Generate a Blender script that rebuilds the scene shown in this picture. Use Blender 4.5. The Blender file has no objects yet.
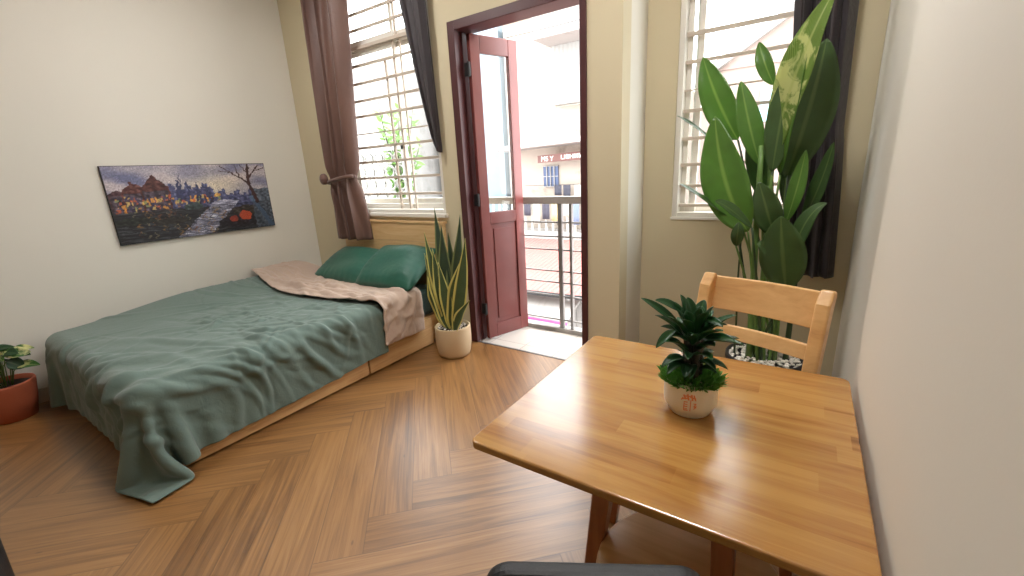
import bpy, math, random
import numpy as np
from mathutils import Vector, Matrix

rnd = random.Random(7)
SC = bpy.context.scene
COL = SC.collection

# ------------------------------------------------------------------ materials
def s2l(c):
    return tuple(((v / 255) / 12.92 if v / 255 <= 0.04045 else ((v / 255 + 0.055) / 1.055) ** 2.4) for v in c) + (1,)

class NT:
    """small wrapper to write node graphs"""
    def __init__(self, name):
        self.m = bpy.data.materials.new(name); self.m.use_nodes = True
        self.t = self.m.node_tree; self.t.nodes.clear()
        self.out = self.t.nodes.new('ShaderNodeOutputMaterial')
        self.b = self.t.nodes.new('ShaderNodeBsdfPrincipled')
        self.t.links.new(self.b.outputs[0], self.out.inputs[0])
    def n(self, kind, ins=None, **kw):
        nd = self.t.nodes.new(kind)
        for k, v in kw.items(): setattr(nd, k, v)
        for k, v in (ins or {}).items(): self.set(nd.inputs[k], v)
        return nd
    def set(self, sock, v):
        if isinstance(v, bpy.types.NodeSocket): self.t.links.new(v, sock)
        elif isinstance(v, bpy.types.Node): self.t.links.new(v.outputs[0], sock)
        else: sock.default_value = v
    def math(self, op, a, b=0.0, c=None):
        nd = self.n('ShaderNodeMath', operation=op); self.set(nd.inputs[0], a); self.set(nd.inputs[1], b)
        if c is not None: self.set(nd.inputs[2], c)
        return nd.outputs[0]
    def mix(self, f, a, b, mode='MIX'):
        nd = self.n('ShaderNodeMix', data_type='RGBA', blend_type=mode)
        self.set(nd.inputs[0], f); self.set(nd.inputs[6], a); self.set(nd.inputs[7], b)
        return nd.outputs[2]
    def ramp(self, f, stops):
        nd = self.n('ShaderNodeValToRGB'); self.set(nd.inputs[0], f)
        e = nd.color_ramp.elements
        while len(e) < len(stops): e.new(0.5)
        for el, (p, c) in zip(e, stops): el.position = p; el.color = c
        return nd.outputs[0]
    def noise(self, vec, scale, detail=3, rough=0.5, dist=0.0):
        nd = self.n('ShaderNodeTexNoise'); self.set(nd.inputs['Vector'], vec)
        nd.inputs['Scale'].default_value = scale; nd.inputs['Detail'].default_value = detail
        nd.inputs['Roughness'].default_value = rough; nd.inputs['Distortion'].default_value = dist
        return nd.outputs[0]
    def obj(self): return self.n('ShaderNodeTexCoord').outputs['Object']
    def uv(self): return self.n('ShaderNodeTexCoord').outputs['UV']
    def scale(self, vec, s, loc=(0, 0, 0), rot=(0, 0, 0)):
        nd = self.n('ShaderNodeMapping'); self.set(nd.inputs[0], vec)
        nd.inputs['Scale'].default_value = s; nd.inputs['Location'].default_value = loc; nd.inputs['Rotation'].default_value = rot
        return nd.outputs[0]
    def bump(self, h, strength=0.3, dist=0.01):
        nd = self.n('ShaderNodeBump'); self.set(nd.inputs['Height'], h)
        nd.inputs['Strength'].default_value = strength; nd.inputs['Distance'].default_value = dist
        self.t.links.new(nd.outputs[0], self.b.inputs['Normal'])
    def p(self, **kw):
        for k, v in kw.items(): self.set(self.b.inputs[k.replace('_', ' ')], v)
        return self

def plain(name, rgb, rough=0.6, metal=0.0, var=0.06, scale=6, spec=0.5, bump=0.0, bscale=60):
    t = NT(name); c = s2l(rgb)
    f = t.noise(t.obj(), scale)
    d = tuple(v * (1 - var * 2) for v in c[:3]) + (1,); l = tuple(min(1, v * (1 + var)) for v in c[:3]) + (1,)
    t.p(Base_Color=t.mix(f, d, l), Roughness=rough, Metallic=metal)
    t.b.inputs['Specular IOR Level'].default_value = spec
    if bump: t.bump(t.noise(t.obj(), bscale, 4), bump, 0.004)
    return t.m

def fabric(name, rgb, dark, rough=0.8, sheen=0.2, scale=3, weave=600):
    t = NT(name)
    f = t.noise(t.obj(), scale, 4)
    col = t.mix(f, s2l(dark), s2l(rgb))
    t.p(Base_Color=col, Roughness=rough)
    t.b.inputs['Sheen Weight'].default_value = sheen
    o = t.obj()
    w = t.noise(o, 22, 5, 0.6, 0.6)
    fine = t.noise(o, weave, 1)
    t.bump(t.math('ADD', w, t.math('MULTIPLY', fine, 0.08)), 0.35, 0.012)
    return t.m

def wood(name, light, mid, dark, axis='X', rough=0.35, stave=0.0, seglen=0.5, grain=1.0, coat=0.0, knots=False):
    """solid wood; stave>0 gives edge-glued, finger-jointed staves running along the axis"""
    t = NT(name); o = t.obj()
    if axis == 'Y': o = t.scale(o, (1, 1, 1), rot=(0, 0, math.pi / 2))
    if axis == 'Z': o = t.scale(o, (1, 1, 1), rot=(0, math.pi / 2, 0))
    g1 = t.noise(t.scale(o, (2.2, 28, 28)), 1.0 * grain, 5, 0.6, 1.2)
    g2 = t.noise(t.scale(o, (6, 160, 160)), 1.0 * grain, 3, 0.6)
    big = t.noise(t.scale(o, (1.6, 5, 5)), 1.3, 2)
    v = t.math('ADD', t.math('MULTIPLY', g1, 0.65), t.math('ADD', t.math('MULTIPLY', g2, 0.15), t.math('MULTIPLY', big, 0.2)))
    if stave:
        sep = t.n('ShaderNodeSeparateXYZ', {0: o})
        row = t.math('FLOOR', t.math('DIVIDE', sep.outputs[1], stave))
        wn = t.n('ShaderNodeTexWhiteNoise', noise_dimensions='1D'); t.set(wn.inputs['W'], row)
        seg = t.math('FLOOR', t.math('ADD', t.math('DIVIDE', sep.outputs[0], seglen), t.math('MULTIPLY', wn.outputs[0], 7.0)))
        wn2 = t.n('ShaderNodeTexWhiteNoise', noise_dimensions='2D')
        cmb = t.n('ShaderNodeCombineXYZ', {0: row, 1: seg}); t.set(wn2.inputs['Vector'], cmb.outputs[0])
        v = t.math('ADD', v, t.math('MULTIPLY', t.math('SUBTRACT', wn2.outputs[0], 0.5), 0.20))
    col = t.ramp(v, [(0.22, s2l(dark)), (0.42, s2l(mid)), (0.62, s2l(light)), (0.9, s2l(light))])
    if knots:
        vor = t.n('ShaderNodeTexVoronoi'); t.set(vor.inputs['Vector'], t.scale(o, (1.1, 3.4, 3.4))); vor.inputs['Scale'].default_value = 1.5
        k = t.ramp(vor.outputs['Distance'], [(0.0, (1, 1, 1, 1)), (0.05, (0.8, 0.8, 0.8, 1)), (0.085, (0, 0, 0, 1))])
        col = t.mix(k, col, s2l((105, 62, 38)))
    t.p(Base_Color=col, Roughness=rough)
    t.b.inputs['Coat Weight'].default_value = coat; t.b.inputs['Coat Roughness'].default_value = 0.16
    t.bump(g2, 0.05, 0.002)
    return t.m

def herringbone(name):
    t = NT(name); o = t.obj(); w = 0.1838; NL = 6
    sep = t.n('ShaderNodeSeparateXYZ', {0: o}); x, y = sep.outputs[0], sep.outputs[1]
    xs = t.math('SUBTRACT', x, -1.41); ys = t.math('SUBTRACT', y, 1.149)
    r = 1 / math.sqrt(2) / w
    u = t.math('MULTIPLY', t.math('ADD', xs, ys), r)
    v = t.math('MULTIPLY', t.math('SUBTRACT', ys, xs), r)
    i = t.math('FLOOR', u); j = t.math('FLOOR', v)
    m = t.math('FLOORED_MODULO', t.math('ADD', t.math('SUBTRACT', i, j), 0.25), 2.0 * NL)
    m = t.math('FLOOR', m)
    flat = t.math('MULTIPLY', t.math('GREATER_THAN', m, 0.5), t.math('LESS_THAN', m, NL + 0.5))
    i0 = t.math('SUBTRACT', i, t.math('SUBTRACT', m, 1.0))
    k = t.math('FLOORED_MODULO', t.math('ADD', t.math('SUBTRACT', 2.0 * NL, m), 0.0), 2.0 * NL)
    j0 = t.math('SUBTRACT', j, k)
    def sel(a, b):  # flat ? a : b
        return t.math('ADD', t.math('MULTIPLY', flat, a), t.math('MULTIPLY', t.math('SUBTRACT', 1.0, flat), b))
    along = sel(t.math('SUBTRACT', u, i0), t.math('SUBTRACT', v, j0))
    across = sel(t.math('FRACT', v), t.math('FRACT', u))
    ida = sel(i0, i); idb = sel(j, j0)
    cid = t.n('ShaderNodeCombineXYZ', {0: ida, 1: idb, 2: flat})
    wn = t.n('ShaderNodeTexWhiteNoise', noise_dimensions='3D', ins={0: cid.outputs[0]})
    off = t.math('MULTIPLY', wn.outputs[0], 57.0)
    g = t.n('ShaderNodeCombineXYZ', {0: t.math('ADD', t.math('MULTIPLY', along, 0.26), off), 1: t.math('MULTIPLY', across, 4.4), 2: off})
    grain = t.noise(g.outputs[0], 1.0, 4, 0.58, 1.1)
    g2 = t.n('ShaderNodeCombineXYZ', {0: t.math('ADD', t.math('MULTIPLY', along, 0.55), off), 1: t.math('MULTIPLY', across, 30.0), 2: off})
    fine = t.noise(g2.outputs[0], 1.0, 4, 0.65, 0.4)
    val = t.math('ADD', t.math('MULTIPLY', grain, 0.62), t.math('MULTIPLY', fine, 0.30))
    val = t.math('ADD', val, t.math('MULTIPLY', t.math('SUBTRACT', wn.outputs[0], 0.5), 0.13))
    col = t.ramp(val, [(0.24, s2l((86, 56, 29))), (0.38, s2l((122, 84, 45))), (0.50, s2l((146, 104, 59))), (0.68, s2l((168, 126, 78)))])
    # small knots
    kv = t.n('ShaderNodeTexVoronoi'); kc = t.n('ShaderNodeCombineXYZ', {0: t.math('ADD', t.math('MULTIPLY', along, 0.55), off), 1: t.math('MULTIPLY', across, 1.6), 2: off})
    t.set(kv.inputs['Vector'], kc.outputs[0]); kv.inputs['Scale'].default_value = 1.15
    kk = t.ramp(kv.outputs['Distance'], [(0.0, (1, 1, 1, 1)), (0.03, (0.7, 0.7, 0.7, 1)), (0.06, (0, 0, 0, 1))])
    col = t.mix(t.math('MULTIPLY', kk, .6), col, s2l((62, 38, 22)))
    # seams
    ea = t.math('MINIMUM', across, t.math('SUBTRACT', 1.0, across))
    el = t.math('MINIMUM', along, t.math('SUBTRACT', float(NL), along))
    e = t.math('MINIMUM', ea, el)
    seam = t.ramp(e, [(0.0, (1, 1, 1, 1)), (0.006, (0.8, 0.8, 0.8, 1)), (0.016, (0, 0, 0, 1))])
    col = t.mix(t.math('MULTIPLY', seam, 0.5), col, s2l((60, 38, 22)))
    t.p(Base_Color=col, Roughness=t.math('ADD', 0.26, t.math('MULTIPLY', fine, 0.20)), Coat_Weight=.8, Coat_Roughness=.32)
    t.bump(t.math('SUBTRACT', t.math('MULTIPLY', fine, 0.3), seam), 0.12, 0.003)
    return t.m

def leaf_mat(name, base, rib, margin=None, mix=0.15, trans=0.35, stripes=0.0, rough=0.4, patch=None):
    t = NT(name)
    sep = t.n('ShaderNodeSeparateXYZ', {0: t.uv()})
    across = t.math('ABSOLUTE', t.math('SUBTRACT', sep.outputs[1], 0.5))
    ob = t.obj()
    n = t.noise(ob, 14, 3)
    col = t.mix(n, s2l(tuple(int(c * 0.72) for c in base)), s2l(base))
    if stripes:
        wv = t.n('ShaderNodeTexWave'); t.set(wv.inputs['Vector'], t.n('ShaderNodeCombineXYZ', {0: t.math('ADD', t.math('MULTIPLY', sep.outputs[0], 3), t.math('MULTIPLY', across, -1.2))}).outputs[0])
        wv.inputs['Scale'].default_value = stripes; wv.inputs['Distortion'].default_value = 2.0
        col = t.mix(t.math('MULTIPLY', wv.outputs[1], 0.35), col, s2l(rib))
    if patch:
        pn = t.ramp(t.noise(ob, 9, 4, 0.6, 1.0), [(0.50, (0, 0, 0, 1)), (0.58, (1, 1, 1, 1))])
        col = t.mix(pn, col, s2l(patch))
    ribm = t.ramp(across, [(0.0, (1, 1, 1, 1)), (0.035, (0.6, 0.6, 0.6, 1)), (0.06, (0, 0, 0, 1))])
    col = t.mix(t.math('MULTIPLY', ribm, 0.7 if not margin else 0.0), col, s2l(rib))
    if margin:
        mm = t.ramp(across, [(0.34, (0, 0, 0, 1)), (0.39, (1, 1, 1, 1))])
        col = t.mix(mm, col, s2l(margin))
    t.p(Base_Color=col, Roughness=rough)
    tr = t.n('ShaderNodeBsdfTranslucent', {0: col})
    mx = t.n('ShaderNodeMixShader', {0: trans, 1: t.b.outputs[0], 2: tr.outputs[0]})
    t.t.links.new(mx.outputs[0], t.out.inputs[0])
    return t.m

def glass_mat(name, tint=(0.96, 0.98, 0.98, 1)):
    t = NT(name)
    tr = t.n('ShaderNodeBsdfTransparent', {0: tint})
    gl = t.n('ShaderNodeBsdfGlossy', {1: 0.02})
    lw = t.n('ShaderNodeLayerWeight', {0: 0.5}); fr = t.n('ShaderNodeMath', {0: t.math('POWER', lw.outputs['Facing'], 4.0), 1: 0.5, 2: 0.03}, operation='MULTIPLY_ADD')
    mx = t.n('ShaderNodeMixShader', {0: fr.outputs[0], 1: tr.outputs[0], 2: gl.outputs[0]})
    t.t.links.new(mx.outputs[0], t.out.inputs[0])
    return t.m

M = {}
M['floor'] = herringbone('herringbone_vinyl')
M['wall_cream'] = plain('cream_paint', (202, 190, 160), 0.75, var=0.02, scale=1.2, bump=0.05, bscale=90)
M['wall_side'] = plain('off_white_paint', (216, 211, 200), 0.7, var=0.02, scale=1.0, bump=0.05, bscale=90)
M['ceiling'] = plain('white_ceiling_paint', (235, 232, 224), 0.8, var=0.01)
M['white_metal'] = plain('white_coated_metal', (226, 222, 214), 0.45, var=0.03)
M['bar_metal'] = plain('painted_grille_bar', (205, 192, 178), 0.45, var=0.05, scale=20)
M['maroon'] = plain('maroon_varnished_door', (116, 62, 60), 0.24, var=0.10, scale=5)
M['maroon_dark'] = plain('maroon_frame', (76, 38, 40), 0.4, var=0.08)
M['steel'] = plain('grey_galvanised_steel', (128, 126, 126), 0.35, metal=0.3, var=0.05)
M['steel_light'] = plain('pale_grey_painted_steel', (160, 156, 152), 0.4, metal=0.1, var=0.05)
M['tile'] = plain('white_balcony_tile', (232, 226, 214), 0.4, var=0.04, scale=4)
M['glass'] = glass_mat('window_glass')
M['pine'] = wood('pine_board', (206, 168, 118), (190, 148, 98), (150, 102, 60), 'Y', 0.5, knots=True)
M['pine_x'] = wood('pine_board_across', (214, 182, 134), (200, 162, 112), (164, 118, 74), 'X', 0.5, knots=True)
M['table'] = wood('rubberwood_staves', (176, 131, 71), (158, 110, 56), (114, 73, 34), 'X', 0.2, stave=0.062, seglen=0.42, grain=0.9, coat=0.35, knots=False)
M['leg'] = wood('rubberwood_leg', (156, 98, 58), (138, 82, 46), (104, 58, 30), 'Z', 0.35)
M['chair'] = wood('pale_rubberwood', (220, 178, 122), (206, 160, 104), (178, 128, 76), 'X', 0.35, grain=0.6)
M['duvet'] = fabric('sage_green_cotton', (102, 120, 112), (82, 101, 94), 0.85)
M['throw'] = fabric('beige_cotton', (190, 168, 152), (166, 144, 128), 0.85)
M['sheet'] = fabric('dark_teal_sheet', (16, 62, 56), (8, 44, 42), 0.6)
M['pillow'] = fabric('emerald_satin', (20, 92, 74), (10, 70, 56), 0.45, sheen=0.1)
M['curtain'] = fabric('brown_satin_curtain', (112, 80, 68), (86, 60, 52), 0.5, weave=300)
M['curtain_dark'] = fabric('dark_brown_curtain', (52, 42, 46), (38, 30, 34), 0.65, weave=300)
M['black'] = plain('black_leatherette', (18, 19, 23), 0.5, var=0.1, bump=0.2, bscale=200)
M['pot_white'] = plain('pale_ceramic', (214, 206, 186), 0.3, var=0.04, bump=0.03)
M['pot_stone'] = plain('cream_stone_pot', (200, 178, 144), 0.7, var=0.05, bump=0.1)
M['terracotta'] = plain('terracotta', (176, 92, 62), 0.7, var=0.12, bump=0.15)
M['pot_black'] = plain('black_plastic_pot', (30, 30, 30), 0.5)
M['soil'] = plain('dark_soil', (60, 44, 34), 0.95, var=0.3, scale=60, bump=0.6)
M['pebble'] = plain('white_pebble', (226, 220, 208), 0.6, var=0.1, scale=40)
M['mark'] = plain('orange_print', (216, 128, 86), 0.5)
M['snake'] = leaf_mat('snake_plant_leaf', (66, 92, 62), (120, 140, 90), (214, 206, 120), stripes=9, trans=0.12)
M['snake_dark'] = leaf_mat('snake_plant_dark_leaf', (52, 74, 58), (90, 110, 80), (120, 130, 84), stripes=9, trans=0.1)
M['lotus'] = leaf_mat('lotus_bamboo_leaf', (40, 88, 46), (66, 110, 60), trans=0.15, rough=0.3)
M['moss'] = leaf_mat('bright_ground_cover', (104, 168, 70), (120, 180, 80), trans=0.35)
M['big'] = leaf_mat('heliconia_leaf', (92, 148, 60), (160, 190, 100), stripes=10, trans=0.45, rough=0.3)
M['big_dark'] = leaf_mat('heliconia_dark_leaf', (72, 106, 60), (118, 144, 84), stripes=10, trans=0.32, rough=0.3)
M['big_pale'] = leaf_mat('heliconia_pale_leaf', (120, 164, 64), (200, 210, 130), stripes=5, trans=0.5, rough=0.35, patch=(214, 220, 150))
M['stem'] = plain('green_stem', (104, 138, 70), 0.45, var=0.15, scale=20)
M['stem_dark'] = plain('dark_green_stem', (52, 74, 42), 0.5, var=0.15, scale=20)
M['cane'] = plain('dark_cane', (58, 52, 36), 0.6, var=0.2, scale=60)
M['pothos'] = leaf_mat('variegated_leaf', (74, 128, 56), (190, 196, 130), trans=0.25, patch=(206, 206, 140))
M['pothos_dark'] = leaf_mat('green_heart_leaf', (44, 84, 44), (80, 110, 60), trans=0.2)
M['shrub'] = leaf_mat('balcony_shrub_leaf', (120, 160, 84), (150, 180, 110), trans=0.4)
# outside
def stained(name, rgb, stain, amt=(0.55, 0.7), rough=0.85):
    t = NT(name); o = t.obj()
    f = t.ramp(t.noise(o, 1.3, 6, 0.65, 0.6), [(amt[0], (0, 0, 0, 1)), (amt[1], (1, 1, 1, 1))])
    t.p(Base_Color=t.mix(f, s2l(rgb), s2l(stain)), Roughness=rough)
    return t.m
M['plaster'] = stained('weathered_cream_plaster', (150, 139, 128), (116, 103, 92))
M['plaster_pink'] = stained('weathered_pink_plaster', (146, 128, 120), (120, 102, 94))
M['plaster_blue'] = stained('grey_blue_plaster', (112, 126, 134), (98, 112, 120))
M['plaster_white'] = stained('white_plaster', (150, 146, 142), (122, 117, 112))
def corrugated(name, rgb):
    t = NT(name); o = t.obj(); sep = t.n('ShaderNodeSeparateXYZ', {0: o})
    s = t.math('SINE', t.math('MULTIPLY', sep.outputs[0], 60.0))
    f = t.math('MULTIPLY', t.math('ADD', s, 1.0), 0.5)
    c = s2l(rgb)
    t.p(Base_Color=t.mix(t.noise(o, 2, 4), c, tuple(v * 0.8 for v in c[:3]) + (1,)), Roughness=0.6)
    t.bump(f, 0.8, 0.02)
    return t.m
M['red_roof'] = corrugated('faded_red_sheet_roof', (150, 96, 90))
M['slats'] = corrugated('grey_slatted_siding', (142, 140, 136))
M['asphalt'] = plain('alley_concrete', (150, 145, 138), 0.9)
M['sign_red'] = plain('faded_sign_band', (98, 66, 60), 0.7)
M['sign_white'] = plain('sign_letter_white', (235, 225, 215), 0.7)
M['win_blue'] = plain('blue_window_panel', (30, 52, 90), 0.4)
M['magenta'] = plain('magenta_band', (190, 60, 110), 0.6)
M['shop_dark'] = plain('dark_red_shop_front', (92, 34, 34), 0.7, var=0.3, scale=12)
M['red'] = plain('bright_red', (210, 30, 34), 0.5)
M['cloth_dark'] = plain('dark_laundry', (60, 60, 70), 0.9)
M['cloth_pale'] = plain('pale_laundry', (170, 168, 160), 0.9)
M['cloth_yellow'] = plain('yellow_laundry', (170, 160, 118), 0.9)
M['cloth_blue'] = plain('blue_laundry', (100, 112, 136), 0.9)
M['black_rubber'] = plain('black_rubber', (22, 22, 24), 0.6)
M['fill_lamp_body'] = plain('fill_lamp_white', (235, 235, 235), 0.5)
M['door_blue'] = plain('pale_blue_shutter', (150, 190, 206), 0.6)

# ------------------------------------------------------------------ mesh helpers
class MB:
    def __init__(self): self.v = []; self.f = []; self.uv = []
    def add(self, vs, fs, uvs=None):
        b = len(self.v); self.v += [tuple(p) for p in vs]; self.f += [tuple(b + i for i in f) for f in fs]
        self.uv += list(uvs) if uvs is not None else [(0, 0)] * len(vs)
        return self
    def box(self, x0, x1, y0, y1, z0, z1):
        vs = [(x, y, z) for x in (x0, x1) for y in (y0, y1) for z in (z0, z1)]
        return self.add(vs, [(0, 1, 3, 2), (4, 6, 7, 5), (0, 4, 5, 1), (2, 3, 7, 6), (0, 2, 6, 4), (1, 5, 7, 3)])
    def prism(self, poly, d, o=(0, 0, 0), U=(1, 0, 0), V=(0, 0, 1), W=(0, 1, 0)):
        """polygon in U,V plane extruded along W by d"""
        o, U, V, W = map(Vector, (o, U, V, W)); n = len(poly)
        vs = [o + U * a + V * b for a, b in poly] + [o + U * a + V * b + W * d for a, b in poly]
        fs = [tuple(range(n))[::-1], tuple(range(n, 2 * n))] + [(i, (i + 1) % n, n + (i + 1) % n, n + i) for i in range(n)]
        return self.add(vs, fs)
    def beam(self, a, b, wu, wv, up=(0, 0, 1), taper=1.0):
        a, b = Vector(a), Vector(b); d = (b - a).normalized(); u = d.cross(Vector(up))
        if u.length < 1e-4: u = Vector((1, 0, 0))
        u.normalize(); v = u.cross(d)
        vs = []
        for p, s in ((a, 1.0), (b, taper)):
            for su, sv in ((-1, -1), (1, -1), (1, 1), (-1, 1)): vs.append(p + u * su * wu / 2 * s + v * sv * wv / 2 * s)
        return self.add(vs, [(3, 2, 1, 0), (4, 5, 6, 7), (0, 1, 5, 4), (1, 2, 6, 5), (2, 3, 7, 6), (3, 0, 4, 7)])
    def tube(self, pts, rs, n=10, cap=True):
        pts = [Vector(p) for p in pts]
        if not isinstance(rs, (list, tuple)): rs = [rs] * len(pts)
        vs = []; ref = None
        for i, p in enumerate(pts):
            d = (pts[min(i + 1, len(pts) - 1)] - pts[max(i - 1, 0)]).normalized()
            if ref is None: ref = d.orthogonal().normalized()
            ref = (ref - d * ref.dot(d)).normalized(); w = d.cross(ref)
            for k in range(n):
                a = 2 * math.pi * k / n; vs.append(p + (ref * math.cos(a) + w * math.sin(a)) * rs[i])
        fs = []
        for i in range(len(pts) - 1):
            for k in range(n):
                k2 = (k + 1) % n; fs.append((i * n + k, i * n + k2, (i + 1) * n + k2, (i + 1) * n + k))
        if cap: fs += [tuple(range(n))[::-1], tuple((len(pts) - 1) * n + k for k in range(n))]
        return self.add(vs, fs)
    def lathe(self, prof, c=(0, 0, 0), n=48):
        vs = []; c = Vector(c)
        for r, z in prof:
            for k in range(n):
                a = 2 * math.pi * k / n; vs.append(c + Vector((r * math.cos(a), r * math.sin(a), z)))
        fs = [(i * n + k, i * n + (k + 1) % n, (i + 1) * n + (k + 1) % n, (i + 1) * n + k) for i in range(len(prof) - 1) for k in range(n)]
        fs += [tuple(range(n))[::-1], tuple((len(prof) - 1) * n + k for k in range(n))]
        return self.add(vs, fs)
    def grid(self, fn, nu, nv):
        vs = []; uv = []
        for i in range(nu):
            for j in range(nv):
                u, v = i / (nu - 1), j / (nv - 1); vs.append(fn(u, v)); uv.append((u, v))
        fs = [(i * nv + j, (i + 1) * nv + j, (i + 1) * nv + j + 1, i * nv + j + 1) for i in range(nu - 1) for j in range(nv - 1)]
        return self.add(vs, fs, uv)
    def ball(self, c, r, n=8, sz=(1, 1, 1)):
        c = Vector(c); prof = [(math.sin(math.pi * i / n), -math.cos(math.pi * i / n)) for i in range(1, n)]
        m = MB().lathe(prof, (0, 0, 0), n * 2)
        return self.add([c + Vector((v[0] * r * sz[0], v[1] * r * sz[1], v[2] * r * sz[2])) for v in m.v], m.f)
    def build(self, name, mat, parent=None, smooth=False, bevel=0, loc=None, solid=0, subs=0, offset=-1.0, wn=False):
        root = parent
        while root is not None and root.parent is not None: root = root.parent
        if root is not None: o = Vector(root.location)
        elif loc is not None: o = Vector(loc)
        else:
            xs = [p[0] for p in self.v]; ys = [p[1] for p in self.v]; zs = [p[2] for p in self.v]
            o = Vector(((min(xs) + max(xs)) / 2, (min(ys) + max(ys)) / 2, min(zs)))
        me = bpy.data.meshes.new(name)
        me.from_pydata([(p[0] - o.x, p[1] - o.y, p[2] - o.z) for p in self.v], [], self.f)
        uvl = me.uv_layers.new(name='UVMap')
        li = np.zeros(len(me.loops), dtype=np.int32); me.loops.foreach_get('vertex_index', li)
        uvl.data.foreach_set('uv', np.array(self.uv, dtype=np.float32)[li].ravel())
        me.materials.append(M[mat] if isinstance(mat, str) else mat)
        if smooth: me.polygons.foreach_set('use_smooth', [True] * len(me.polygons))
        me.update()
        ob = bpy.data.objects.new(name, me); COL.objects.link(ob)
        if parent is not None: ob.parent = parent
        else: ob.location = o
        if solid:
            m = ob.modifiers.new('solid', 'SOLIDIFY'); m.thickness = solid; m.offset = offset
        if bevel:
            m = ob.modifiers.new('bevel', 'BEVEL'); m.width = bevel; m.segments = 3; m.limit_method = 'ANGLE'; m.harden_normals = False
        if subs:
            m = ob.modifiers.new('subs', 'SUBSURF'); m.levels = subs; m.render_levels = subs
        return ob

def tag(o, label=None, cat=None, group=None, kind=None):
    if label: o['label'] = label
    if cat: o['category'] = cat
    if group: o['group'] = group
    if kind: o['kind'] = kind
    return o
def thing(name, loc, label, cat, group=None):
    o = bpy.data.objects.new(name, None); o.empty_display_size = 0.1; COL.objects.link(o); o.location = loc
    return tag(o, label, cat, group)
def copy_tree(o, parent=None):
    c = o.copy(); COL.objects.link(c)
    if parent is not None: c.parent = parent
    for ch in [k for k in bpy.data.objects if k.parent == o]: copy_tree(ch, c)
    return c
def struct(name, mb, mat, **kw):
    return tag(mb.build(name, mat, **kw), kind='structure')

# ------------------------------------------------------------------ camera
CAM = Vector((0, 0, 1.4)); F = 432.9586
RIGHT = Vector((0.8329, 0.5511, -0.05112)); 
def cam_axes():
    yaw, pitch, roll = -0.598256471, -0.267120827, -0.0530330923
    f = Vector((math.sin(yaw) * math.cos(pitch), math.cos(yaw) * math.cos(pitch), math.sin(pitch)))
    r = Vector((math.cos(yaw), -math.sin(yaw), 0)); u = r.cross(f)
    return (r * math.cos(roll) + u * math.sin(roll), u * math.cos(roll) - r * math.sin(roll), f)
AR, AU, AF = cam_axes()
cd = bpy.data.cameras.new('camera'); cam = bpy.data.objects.new('camera', cd); COL.objects.link(cam)
mat = Matrix((AR, AU, -AF)).transposed().to_4x4(); mat.translation = CAM
cam.matrix_world = mat
cd.sensor_width = 36; cd.lens = F * 36 / 1024; cd.clip_start = 0.02; cd.clip_end = 200
SC.camera = cam
def wp(px, py, ax, val):
    """world point of a measured sight line on a known plane of the room"""
    d = AF + AR * ((px - 512) / F) - AU * ((py - 288) / F)
    i = 'xyz'.index(ax); return CAM + d * ((val - CAM[i]) / d[i])

# ------------------------------------------------------------------ room shell
XL, YB, YR, YF, ZC = -4.30, 2.673, 3.13, -2.2, 3.3
WT = 0.14
XD0, XD1, ZD = -2.257, -1.187, 2.43          # door opening (outer frame)
XC = -0.965                                   # end of the balcony wall
XN, XF, YS = 0.182, 0.252, 1.58               # right wall near / recessed part
LW = (-3.62, -2.43, 1.075, 2.95)              # left window opening
RW = (-0.765, 0.10, 1.02, 2.95)               # right window opening
struct('floor', MB().box(XL - .1, XF + .1, YF - .1, YB, -0.08, 0).box(XC, XF + .1, YB, YR, -0.08, 0), 'floor', loc=(0, 0, 0))
struct('ceiling', MB().box(XL - .1, XF + .1, YF - .1, YR + .1, ZC, ZC + .1), 'ceiling')
struct('wall_left', MB().box(XL - .12, XL, YF, YB + WT, 0, ZC), 'wall_side')
w = MB()
w.box(XL, LW[0], YB, YB + WT, 0, ZC).box(LW[0], LW[1], YB, YB + WT, 0, LW[2]).box(LW[0], LW[1], YB, YB + WT, LW[3], ZC)
w.box(LW[1], XD0, YB, YB + WT, 0, ZC).box(XD0, XD1, YB, YB + WT, ZD, ZC).box(XD1, XC, YB, YB + WT, 0, ZC)
struct('wall_back', w, 'wall_cream')
struct('wall_return', MB().box(XC - .12, XC, YB + WT, YR + .12, 0, ZC), 'wall_side')  # paler than the back wall: light on this face put into its colour
w = MB()
w.box(XC, RW[0], YR, YR + .12, 0, ZC).box(RW[0], RW[1], YR, YR + .12, 0, RW[2]).box(RW[0], RW[1], YR, YR + .12, RW[3], ZC).box(RW[1], XF, YR, YR + .12, 0, ZC)
struct('wall_back_alcove', w, 'wall_cream')
struct('wall_right', MB().box(XN, XN + .2, YF, YS, 0, ZC), 'wall_side', bevel=0.02)
struct('wall_right_alcove', MB().box(XF, XF + .13, YS, YR + .12, 0, ZC), 'wall_side')
struct('wall_front', MB().box(XL - .12, XN + .2, YF - .12, YF, 0, ZC), 'wall_side')
struct('baseboard_left', MB().box(XL, XL + .012, YF, YB, 0, .095).box(XL, XL + .015, YF, YB, .095, .103), 'wall_side')
struct('trim_1', MB().box(XL + .016, XL + .16, 2.38, YB, 0, 0.5), 'wall_side', bevel=.004)

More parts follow.
